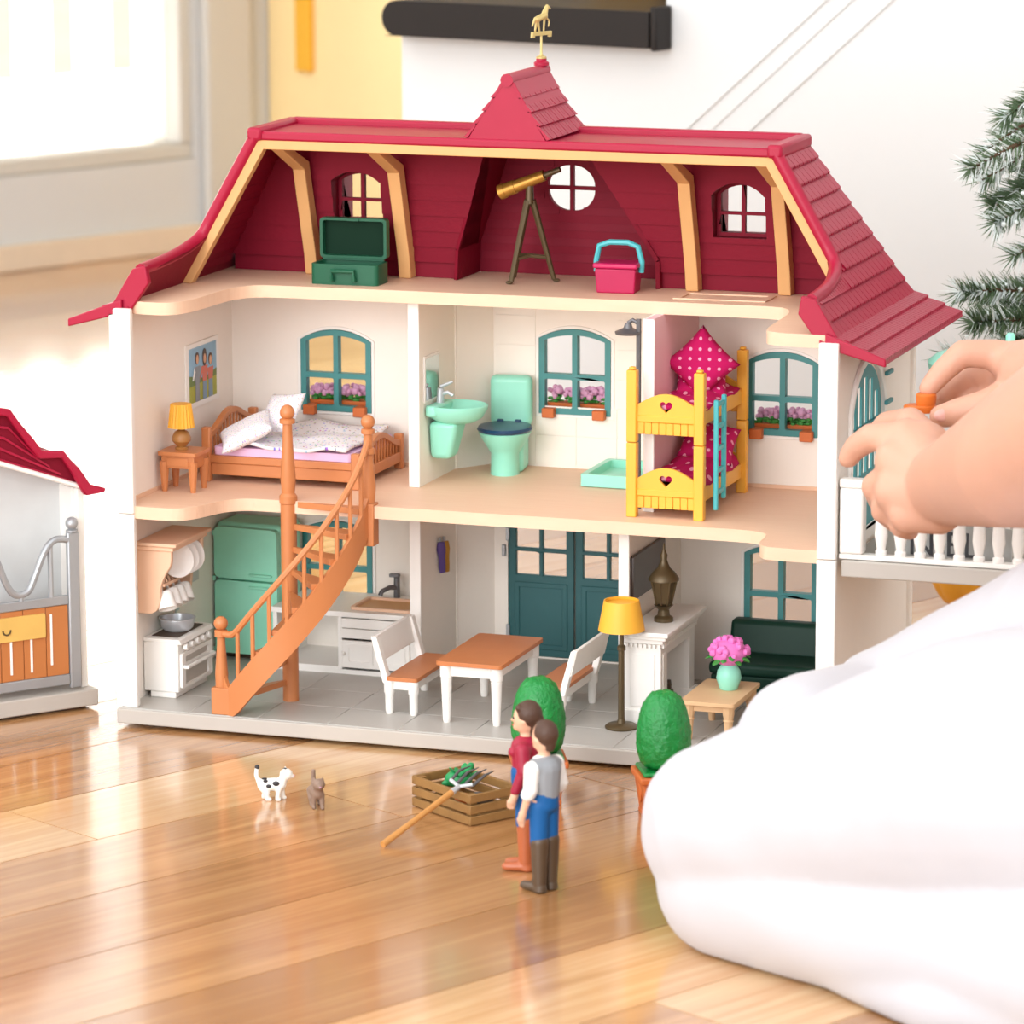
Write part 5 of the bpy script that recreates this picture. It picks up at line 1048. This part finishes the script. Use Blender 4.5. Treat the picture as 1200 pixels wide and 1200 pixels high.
def figurine(label, loc, rz, man):
    t = thing('figurine', label, 'figurine', loc, rz)
    sk = [('e', (0, .03, 8.8), (.5, .56, .92)), ('c', (0, .2, 8.6), (0, .36, 8.3), .34, .26), ('c', (0, .0, 8.1), (0, -.02, 7.5), .27, .3), ('c', (0, .54, 8.85), (0, .67, 8.68), .08, .09), ('e', (.5, .0, 8.7), (.07, .13, .2)), ('e', (-.5, .0, 8.7), (.07, .13, .2)),
          ('c', (-.6, 0, 7.2), (.6, 0, 7.2), .4, .4), ('c', (0, 0, 7.15), (0, 0, 5.4), .62, .55), ('c', (.3, 0, 5.2), (.34, 0, 3), .45, .34), ('c', (-.3, 0, 5.2), (-.34, .0, 3), .45, .34), ('c', (.34, 0, 3), (.36, 0, .4), .32, .25), ('c', (-.34, 0, 3), (-.36, 0, .4), .32, .25)]
    for s_ in (1, -1):
        sk += [('c', (s_ * .85, 0, 7.25), (s_ * 1.05, -.1, 6.1), .28, .23), ('c', (s_ * 1.05, -.1, 6.1), (s_ * 1.08, .3, 4.75), .23, .17), ('c', (s_ * 1.08, .33, 4.65), (s_ * 1.05, .45, 4.25), .2, .2)]
        for k in range(4): sk.append(('c', (s_ * 1.07, .32 + .11 * k, 4.25), (s_ * (1.0 - .02 * k), .4 + .1 * k, 3.8 + .04 * abs(k - 1)), .085, .07))
        sk.append(('c', (s_ * .98, .5, 4.5), (s_ * .9, .68, 4.15), .085, .07))
    blob('body', 'toy_skin', sk, t, .07, 3)
    for x in (.2, -.2): M().ball((x, .55, 8.85), (.085, .06, .07), 8, 6).build('eye', 'cat_black', t)
    M().ball((0, .6, 8.4), (.17, .06, .04), 8, 6).build('mouth', 'photo_coral', t)
    shirt = 'toy_white' if man else 'toy_red'
    up_ = [('c', (-.62, 0, 7.2), (.62, 0, 7.2), .44, .44), ('c', (0, 0, 7.15), (0, 0, 5.6), .72, .62)] + [('c', (s_ * .85, 0, 7.25), (s_ * 1.05, -.1, 6.0), .37, .34) for s_ in (1, -1)] + ([('c', (s_ * 1.05, -.1, 6.0), (s_ * 1.06, .02, 5.75), .36, .36) for s_ in (1, -1)] if man else [('c', (s_ * 1.05, -.1, 6.1), (s_ * 1.08, .3, 4.85), .3, .24) for s_ in (1, -1)] + [('e', (s_ * .28, .5, 6.9), (.3, .3, .32)) for s_ in (1, -1)])
    blob('shirt', shirt, up_, t, .07, 3)
    if man: blob('waistcoat', 'toy_grey', [('c', (-.5, -.03, 7.22), (.5, -.03, 7.22), .48, .48), ('c', (0, -.03, 7.05), (0, -.03, 5.45), .8, .68)], t, .07, 3)
    blob('jeans', 'denim', [('c', (0, 0, 5.72), (0, 0, 5.1), .72, .7), ('e', (0, -.2, 5.0), (.62, .5, .5)), ('c', (.32, 0, 5.0), (.36, 0, 2.75), .5, .42), ('c', (-.32, 0, 5.0), (-.36, 0, 2.75), .5, .42)], t, .07, 3)
    bm = 'boot_brown' if man else 'boot_tan'
    for s_ in (1, -1): blob('boot', bm, [('c', (s_ * .36, -.05, 2.95), (s_ * .37, -.05, .5), .45, .33), ('c', (s_ * .37, -.1, .3), (s_ * .4, .85, .25), .32, .25), ('e', (s_ * .37, -.1, .12), (.34, .34, .14))], t, .06, 2, post=lambda c, n: Vector((c.x, c.y, max(c.z, .0))))
    if man:
        blob('hair', 'hair_dark', [('e', (0, -.14, 9.05), (.56, .6, .8)), ('c', (0, -.36, 8.8), (0, -.36, 8.3), .34, .26), ('c', (0, .3, 9.5), (0, .0, 9.65), .16, .2)], t, .06, 2)
    else:
        blob('hair', 'hair_dark', [('e', (0, -.16, 9.05), (.6, .64, .82)), ('c', (0, -.45, 8.8), (0, -.55, 7.9), .42, .32), ('c', (.3, -.45, 8.5), (.55, .25, 7.6), .24, .2), ('c', (.55, .25, 7.6), (.55, .5, 6.7), .2, .14), ('c', (.35, .25, 9.4), (-.3, .25, 9.45), .2, .2)], t, .06, 1)
    t.scale = (1.2, 1.2, 1.0)
    return t
figurine('man figurine in grey waistcoat, white sleeves, blue jeans and dark brown boots', (36.6, -38.7, 0), 66, True)
figurine('woman figurine in dark red shirt, blue jeans and tan boots', (34.25, -34.9, 0), 98, False)

# ------------------------------------------------------------------ toy stable at the left
t = thing('toy_stable', 'grey toy stable with dark red roof and silver gate beside the dollhouse', 'stable', (-4.57, -7.9, 0), 51)
M().box(-16, .05, 0, 12, .22, 1.3).build('base_plate', 'grey_base', t, bev=.08); M().box(-15, -.6, .6, 11, 0, .21).build('foot', 'dark_brown', t)
M().box(-.75, -.25, .9, 1.5, 1.31, 14.6).build('corner_post', 'white_plastic', t, bev=.06)
M().prism([(-15.5, 1.31), (-.76, 1.31), (-.76, 14.9), (-6.5, 17.1), (-15.5, 20.5)], None, 'xz', 3.2, 3.7).build('inner_wall', 'stable_wall', t)
M().box(-.9, -.3, 1.5, 11, 1.31, 14.6).build('side_wall', 'white_plastic', t)
rf = M().prism([(-16, 20.4), (-6.6, 17.1), (-.6, 14.85), (-.3, 15.2), (-.95, 16.0), (-1.9, 17.05), (-3.4, 17.3), (-4.2, 18.3), (-5.6, 20.2), (-16, 20.9)], None, 'xz', .9, 10.5).build('roof', 'crimson_inside', t, smooth=0)
for k in range(4): M().prism([(-16, 20.45 - .0 + .75 * k * .35), (-6.6 + .35 * k, 17.15 + .62 * k), (-1.2 - .75 * k, 15.1 + .55 * k), (-1.2 - .75 * k, 15.25 + .55 * k), (-6.6 + .35 * k, 17.32 + .62 * k), (-16, 20.6 + .75 * k * .35)], None, 'xz', .75, .899).build('roof_rib', 'crimson', rf, smooth=0)
tp = [(-15, 21.2), (-6.5, 20.6), (-5.6, 20.4), (-4.9, 19.4), (-4.1, 18.45), (-3.4, 17.5), (-2.6, 17.35), (-1.85, 17.3), (-1.4, 16.7), (-.83, 16.1), (-.4, 15.5), (0, 14.9), (1.1, 14.55), (1.0, 14.3), (-.4, 14.2), (-.55, 14.8)]
M().prism(tp[:12] + tp[12:15] + [(-.75, 14.75), (-1.35, 15.9), (-2.0, 16.85), (-3.6, 16.95), (-4.5, 18.1), (-5.8, 19.95), (-6.6, 20.1), (-15, 20.7)], None, 'xz', .3, .74).build('verge_trim', 'crimson', rf, bev=.1)
M().tube([(-.5, .7, 14.75), (-6.6, .7, 17.0), (-15, .7, 20.1)], .16, 6).build('wall_cap', 'white_plastic', t)
g = M().box(-1.75, -.92, .35, .75, 1.5, 11.9).build('gate_post', 'steel', t, bev=.1); M().ball((-1.35, .55, 12.45), .42, 14, 10).build('post_ball', 'steel', g); M().lathe([(.4, 11.9), (.4, 12.0), (.2, 12.1)], (-1.35, .55, 0), 12).build('post_collar', 'steel', g)
M().box(-15, -1.76, .4, .7, 7.1, 7.75).build('gate_rail', 'steel', t, bev=.08); M().box(-15, -1.76, .4, .7, 1.75, 2.45).build('gate_rail', 'steel', t, bev=.08)
gp = [(-1.7, .55, 11.4), (-2.4, .55, 11.5), (-2.9, .55, 11.3), (-3.4, .55, 10.7), (-4.0, .55, 9.4), (-4.5, .55, 8.4), (-5.1, .55, 8.1), (-5.7, .55, 8.3), (-6.2, .55, 9.1), (-6.8, .55, 10.6), (-7.4, .55, 11.3), (-8.2, .55, 11.5), (-15, .55, 11.5)]
M().tube(smooth_path(gp, 4), .24, 10).build('gate_arch', 'steel', t)
for x in (-2.95, -5.1, -7.3): M().cyl((x, .55, 7.7), (x, .55, 8.1 if x == -5.1 else 11.2), .19, seg=8).build('gate_bar', 'steel', t)
for i in range(8):
    M().box(-1.78 - (i + 1) * 1.62 + .02, -1.78 - i * 1.62 - .02, .48, .66, 2.46, 7.09).build('gate_board', 'gate_wood', t, bev=.03, seg=1)
M().prism(rrect(-6.9, -3.5, 5.15, 6.75, .12), None, 'xz', .3, .47).build('name_plaque', 'plaque_wood', t, bev=.04)
for x in (-3.05, -4.5, -5.95, -7.4): M().box(x - .07, x + .07, .42, .479, 2.9 if x < -4 else 3.2, 5.1 if x < -4 else 6.6).build('slot', 'toy_white', t)
M().tube([(-6.3 + .28 * cos(pi + pi * i / 8), .28, 5.95 + .32 * sin(pi + pi * i / 8)) for i in range(9)], .06, 6).build('horseshoe', 'bronze', t)

# ------------------------------------------------------------------ things behind the house
t = thing('pumpkin', 'ochre ribbed pumpkin on the floor behind the balcony', 'pumpkin', (44.2, 39.3, 0))
rp = M(); n = 60; prf = [(.3, .15), (1.6, .0), (3.0, .7), (3.9, 2.2), (4.1, 3.6), (3.6, 5.2), (2.4, 6.3), (1.0, 6.5), (.2, 6.1)]
prf = [(p.x, p.y) for p in smooth_path([(a, b_, 0) for a, b_ in prf], 4)]
rp.lathe(prf, seg=n); rp.v = [Vector((v.x * (1 - .09 * abs(cos(5 * atan2(v.y, v.x))) ** 6), v.y * (1 - .09 * abs(cos(5 * atan2(v.y, v.x))) ** 6), v.z)) for v in rp.v]
rp.build('flesh', 'pumpkin', t, smooth=180); M().tube([(0, 0, 6.0), (.1, 0, 7.0), (.5, .1, 7.8)], [.6, .4, .45], 8).build('stem', 'bark', t)
t = thing('balcony_parasol', 'mint green round canopy with a small knob on top behind the hands', 'parasol', (54.4, -1.5, 13.86))
M().lathe([(5.0, 10.7), (5.05, 11.1), (4.6, 11.45), (3.0, 11.95), (1.0, 12.25), (.3, 12.3), (0, 12.3)], seg=32).build('canopy', 'mint', t)
M().lathe([(.0, 12.3), (.3, 12.3), (.3, 12.75), (.2, 12.9), (0, 12.92)], seg=12).build('knob', 'mint', t); M().cyl((0, 0, 0), (0, 0, 12.2), .22).build('pole', 'white_plastic', t); M().lathe([(0, 0), (1.4, 0), (1.4, .3), (.3, .5)], seg=20).build('foot', 'white_plastic', t)
t = thing('printed_card', 'grey printed card with dark letters standing behind the balcony balusters', 'card', (53.2, -9.2, 13.87))
M().box(-4.0, 3.2, -.06, .06, 0, 2.2).build('sheet', 'card', t)
tc_ = bpy.data.curves.new('print', 'FONT'); tc_.body = 'NIEL'; tc_.size = 2.2 * S; tc_.extrude = .0001
to = bpy.data.objects.new('print', tc_); COL.objects.link(to); bpy.context.view_layer.update(); me = evaluated(to); bpy.data.objects.remove(to, do_unlink=True)
o = bpy.data.objects.new('lettering', me); COL.objects.link(o); o.parent = t; me.materials.clear(); me.materials.append(MATS['ink']); o.location = (-3.2 * S, -.075 * S, .3 * S); o.rotation_euler = (radians(90), 0, 0)
for i, x in enumerate((-3.4, 1.2, 4.6)):
    o = M().hexa([(-.5, -.3, 0), (.5, -.3, 0), (.5, .3, 0), (-.5, .3, 0)], [(-.1, -.2, 2.6), (.3, -.2, 2.6), (.3, .2, 2.6), (-.1, .2, 2.6)]).build('red_toy_piece', 'crimson', None, bev=.05)
    o.location = ((53.2 + x) * S, -8.2 * S, 13.87 * S); tag(o, ['dark red toy piece on the balcony nearest the arched door', 'middle dark red toy piece on the balcony behind the card', 'dark red toy piece at the far end of the balcony'][i], 'toy part', 'red pieces on the balcony')

# christmas tree: frosted branches reaching in from the right
TB = Vector((56.31, 31.00, 27.40)); TB.z = 0
tree = thing('christmas_tree', 'frosted green christmas tree standing in front of the white wall', 'tree', TB)
M().tube([(0, 0, 0), (.3, .2, 30), (0, 0, 62)], [1.4, 1.0, .3], 10).build('trunk', 'bark', tree)
rn = random.Random(11)
def branch(tip, base_z, dens=1.0, fr=.35, ln=1.7):
    tip = Vector(tip) - TB; a = Vector((0, 0, base_z)); mid = a.lerp(tip, .55) + Vector((0, 0, 1.2))
    pts = smooth_path([a, mid, tip], 8); st = M().tube(pts, [.3 * (1 - i / len(pts)) + .07 for i in range(len(pts))], 5).build('branch', 'bark', tree)
    g = M(); w = M(); L = (tip - a).length; n = int(L * 30 * dens)
    for i in range(n):
        u = rn.uniform(.3, 1.0); k = min(len(pts) - 2, int(u * (len(pts) - 1))); p = pts[k].lerp(pts[k + 1], u * (len(pts) - 1) - k); d = (pts[k + 1] - pts[k]).normalized()
        s_ = Vector((rn.gauss(0, 1), rn.gauss(0, 1), rn.gauss(0, 1))); s_ = (s_ - d * s_.dot(d)).normalized(); q = (d * .75 + s_ * rn.uniform(.5, 1.1)).normalized() * ln * rn.uniform(.6, 1.2)
        o1 = q.orthogonal().normalized() * .085; o2 = q.cross(o1).normalized() * .085
        (w if rn.random() < fr else g).add([p + o1, p - o1 * .5 + o2 * .87, p - o1 * .5 - o2 * .87, p + q], [(0, 1, 3), (1, 2, 3), (2, 0, 3), (0, 2, 1)])
    g.build('needles', 'needle', st, kind='stuff', smooth=0); w.build('frosted_needles', 'frost', st, kind='stuff', smooth=0)
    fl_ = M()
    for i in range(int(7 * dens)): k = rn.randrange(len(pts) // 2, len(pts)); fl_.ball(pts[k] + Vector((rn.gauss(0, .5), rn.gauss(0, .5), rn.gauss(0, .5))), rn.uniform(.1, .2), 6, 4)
    fl_.build('bokeh_flecks', 'frost', st, kind='stuff')  # white balls stand in for bright blurred glints (bokeh) on the frost
tips = [((48.23, 23.85, 37.32), 40, 1.2, .2), ((46.53, 24.91, 34.86), 38, .25, .5), ((47.15, 18.56, 34.42), 36, .8, .45), ((47.08, 22.59, 33.18), 36, .7, .4), ((47.50, 24.53, 31.47), 33, 1.6, .15), ((48.54, 20.40, 30.63), 32, 1.5, .45), ((47.25, 29.59, 35.45), 38, 1.4, .15), ((49.44, 22.36, 28.24), 28, .6, .3), ((46.67, 18.82, 26.18), 22, 1.4, .5), ((47.13, 23.05, 25.04), 24, 1.3, .55), ((48.08, 16.79, 24.48), 20, 1.6, .25), ((48.82, 21.30, 24.20), 22, 1.6, .2), ((45.73, 19.70, 21.63), 17, 1.0, .85), ((45.88, 23.78, 20.31), 17, 1.0, .6), ((48.18, 27.68, 24.85), 24, 1.2, .6), ((48.10, 26.99, 21.70), 19, 1.4, .3), ((47.29, 32.73, 29.79), 34, 1.4, .3), ((47.81, 31.41, 32.92), 38, 1.4, .3)]
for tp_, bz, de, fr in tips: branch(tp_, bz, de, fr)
for i in range(16):
    a = radians(-120 + i * 14) ; z = 12 + (i * 7) % 46; r = 22 * (1 - z / 70) + 3
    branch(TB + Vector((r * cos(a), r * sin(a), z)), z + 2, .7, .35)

# ------------------------------------------------------------------ the seated person
person_prims = [
 # near forearm and hand, index finger pointing
 ('c', (54.88, -21.52, 20.88), (62.57, -36.22, 25.55), 2.25, 3.75), ('c', (62.57, -36.22, 25.55), (69.73, -47.72, 30.97), 3.75, 4.3), ('c', (69.72, -47.70, 31.09), (74.60, -45.37, 39.32), 4.3, 4.8),
 ('c', (54.57, -21.52, 21.36), (52.31, -19.73, 23.30), 1.9, 1.15), ('c', (54.60, -21.61, 20.88), (51.95, -20.66, 22.05), 2.0, 1.3), ('c', (54.45, -21.77, 20.40), (52.17, -21.46, 20.46), 2.1, 1.35), ('c', (54.48, -21.86, 19.92), (53.10, -21.91, 19.35), 1.9, 1.3), ('c', (53.20, -19.61, 22.43), (53.82, -20.99, 19.97), 1.9, 1.9),
 ('c', (52.22, -19.78, 23.25), (50.17, -19.43, 23.13), .98, .85), ('c', (50.17, -19.43, 23.13), (49.12, -18.87, 22.37), .84, .76), ('c', (49.12, -18.87, 22.37), (48.61, -18.65, 21.65), .74, .64),
 ('c', (51.91, -20.84, 21.28), (50.57, -19.88, 20.32), 1.0, .88), ('c', (50.57, -19.88, 20.32), (50.32, -17.56, 18.97), .84, .75), ('c', (50.32, -17.56, 18.97), (50.64, -15.93, 18.48), .74, .64),
 ('c', (52.29, -21.51, 20.02), (51.24, -20.45, 19.06), .98, .84), ('c', (51.24, -20.45, 19.06), (51.26, -17.98, 17.99), .8, .7),
 ('c', (53.11, -21.93, 19.25), (52.39, -20.97, 18.33), .9, .76), ('c', (52.39, -20.97, 18.33), (52.37, -18.76, 17.60), .72, .6),
 ('c', (53.64, -18.92, 22.44), (51.76, -16.64, 23.55), 1.25, 1.0), ('c', (51.76, -16.64, 23.55), (49.84, -14.19, 22.93), .95, .85), ('c', (49.84, -14.19, 22.93), (48.74, -12.61, 21.99), .82, .68),
 # far hand holding the orange piece between index finger and thumb
 ('c', (57.77, -10.86, 25.87), (64.45, -14.44, 28.67), 2.1, 3.0), ('c', (64.45, -14.44, 28.67), (73.18, -18.64, 35.48), 3.2, 4.4), ('c', (57.40, -10.38, 26.19), (55.58, -9.85, 26.53), 1.8, 1.05), ('c', (57.33, -9.98, 25.61), (55.60, -7.92, 25.41), 1.9, 1.2), ('c', (57.50, -10.03, 25.11), (55.77, -8.10, 24.30), 1.8, 1.1),
 ('c', (55.48, -9.84, 26.73), (53.45, -10.51, 26.83), .96, .84), ('c', (53.45, -10.51, 26.83), (52.30, -10.83, 25.70), .82, .74), ('c', (52.30, -10.83, 25.70), (51.55, -11.07, 24.72), .74, .62),
 ('c', (55.49, -7.92, 25.61), (53.44, -7.10, 25.17), .92, .82), ('c', (53.44, -7.10, 25.17), (52.23, -7.68, 24.37), .8, .72), ('c', (52.23, -7.68, 24.37), (51.81, -9.02, 23.83), .7, .6),
 ('c', (55.55, -7.59, 24.52), (53.80, -6.73, 23.77), .88, .78), ('c', (53.80, -6.73, 23.77), (53.19, -8.15, 23.14), .76, .66), ('c', (55.80, -7.69, 23.62), (54.47, -7.26, 22.75), .8, .7), ('c', (54.47, -7.26, 22.75), (53.84, -8.62, 22.42), .68, .58),
 ('c', (57.48, -10.62, 24.90), (55.44, -12.24, 24.13), 1.35, .98), ('c', (55.44, -12.24, 24.13), (53.67, -12.53, 23.58), .95, .9), ('c', (53.67, -12.53, 23.58), (52.59, -12.31, 23.28), .88, .72),
 # trunk, neck, head, legs and feet
 ('c', (74.46, -44.45, 38.77), (73.21, -18.73, 35.01), 5, 5), ('c', (73.96, -32.49, 34.99), (75.82, -42.24, 11.18), 8, 9), ('c', (73.83, -32.07, 37.19), (73.50, -32.31, 41.70), 3.2, 3.2), ('e', (72.54, -31.53, 46.96), (7.2, 7.6, 8.8)), ('c', (70.07, -31.41, 46.44), (69.69, -31.68, 45.78), 1.0, .9), ('e', (70.43, -32.26, 46.97), (3.4, 4, 6)),
 ('c', (75.56, -51.05, 10.75), (49.41, -44.96, 5.48), 7.0, 4.0), ('c', (49.44, -45.04, 5.03), (68.01, -55.11, 3.74), 3.4, 2.8), ('c', (68.01, -55.11, 3.74), (72.28, -52.81, 2.59), 2.6, 2.2),
 ('c', (74.04, -39.03, 8.85), (56.37, -33.06, 9.70), 6.0, 3.6), ('c', (56.40, -33.15, 9.24), (69.91, -47.57, 5.75), 3.0, 2.6)]
PO = Vector((76.38, -45.00, 7.43)); PO.z = 0
person = blob('person', 'skin', person_prims, None, .2, 7, .5, post=lambda c, n: Vector((c.x, c.y, max(c.z, .3))))
tag(person, 'person in white clothes seated on the floor, reaching both hands to the dollhouse balcony', 'person')
def fold(c, n):
    f = 0.0
    f += .10 * sin(c.x * .55 + c.z * .9 + 2 * noise.noise(c * .11)) * max(0, .5 + .5 * noise.noise(c * .07 + Vector((3, 1, 2))))
    f += .16 * noise.noise(c * .13)
    q = c + n * f
    return Vector((q.x, q.y, max(q.z, .12)))
blob('trousers', 'white_cloth', [('c', (75.46, -50.74, 12.41), (62.93, -48.42, 10.54), 8.9, 7.9), ('c', (62.93, -48.42, 10.54), (48.92, -44.92, 6.45), 7.9, 4.7), ('c', (49.45, -45.36, 3.48), (60.18, -51.35, 3.65), 4.1, 4.0), ('c', (60.18, -51.35, 3.65), (71.58, -56.01, 3.92), 4.0, 4.8), ('c', (56.86, -51.37, 1.29), (63.29, -55.07, 1.39), 1.3, 2.2), ('c', (63.29, -55.07, 1.39), (71.89, -57.38, 1.98), 2.2, 2.8),
     ('c', (74.69, -40.58, 10.67), (67.22, -37.04, 14.08), 9, 7.4), ('c', (67.22, -37.04, 14.08), (55.80, -33.27, 9.61), 7.4, 4.9), ('c', (55.83, -33.36, 9.15), (52.14, -39.92, 9.59), 4.7, 4.2), ('c', (74.76, -51.32, 10.75), (74.02, -38.95, 9.29), 9.5, 9.5)], person, .32, 5, .5, label='loose white trousers', post=fold)
blob('shirt', 'white_cloth', [('c', (74.47, -44.47, 38.69), (73.22, -18.74, 34.92), 5.9, 5.9), ('c', (73.99, -32.57, 34.55), (75.61, -42.32, 11.18), 9.2, 10.4), ('c', (74.65, -45.53, 38.49), (73.01, -46.61, 36.01), 5.7, 5.6), ('c', (73.21, -18.73, 35.01), (70.12, -16.93, 33.20), 5.4, 5.0)], person, .4, 4, .5, label='white short-sleeved shirt')
blob('hair', 'hair_dark', [('e', Vector((72.85, -31.32, 47.49)) + Vector((.9, -.6, .6)), (7.8, 8.2, 8.6)), ('c', (74.44, -32.13, 46.17), (75.30, -33.89, 41.49), 6.0, 4.0)], person, .35, 3)
c_ = Vector((52.86, -13.04, 23.49)); dn_ = (Vector(CAM_POS) - c_).normalized()
M().ball(c_ + dn_ * .05, (.52, .36, .16), 14, 8, Matrix((rt, up, dn_)).transposed() @ Matrix.Rotation(radians(8), 3, 'Z')).build('thumbnail', 'nail', person)
t = thing('orange_toy_piece', 'small orange plastic toy piece held between finger and thumb', 'toy part', (51.25, -11.47, 23.32), 20)
M().lathe([(0, 0), (.95, 0), (1.0, .1), (1.0, .38), (.9, .45), (0, .45)], (-.1, 0, 0), 20, sy=.7).build('flange', 'orange_piece', t); M().lathe([(0, .45), (.55, .45), (.6, .6), (.62, 1.05), (.5, 1.15), (0, 1.15)], (.25, 0, 0), 18).build('plug', 'orange_piece', t)
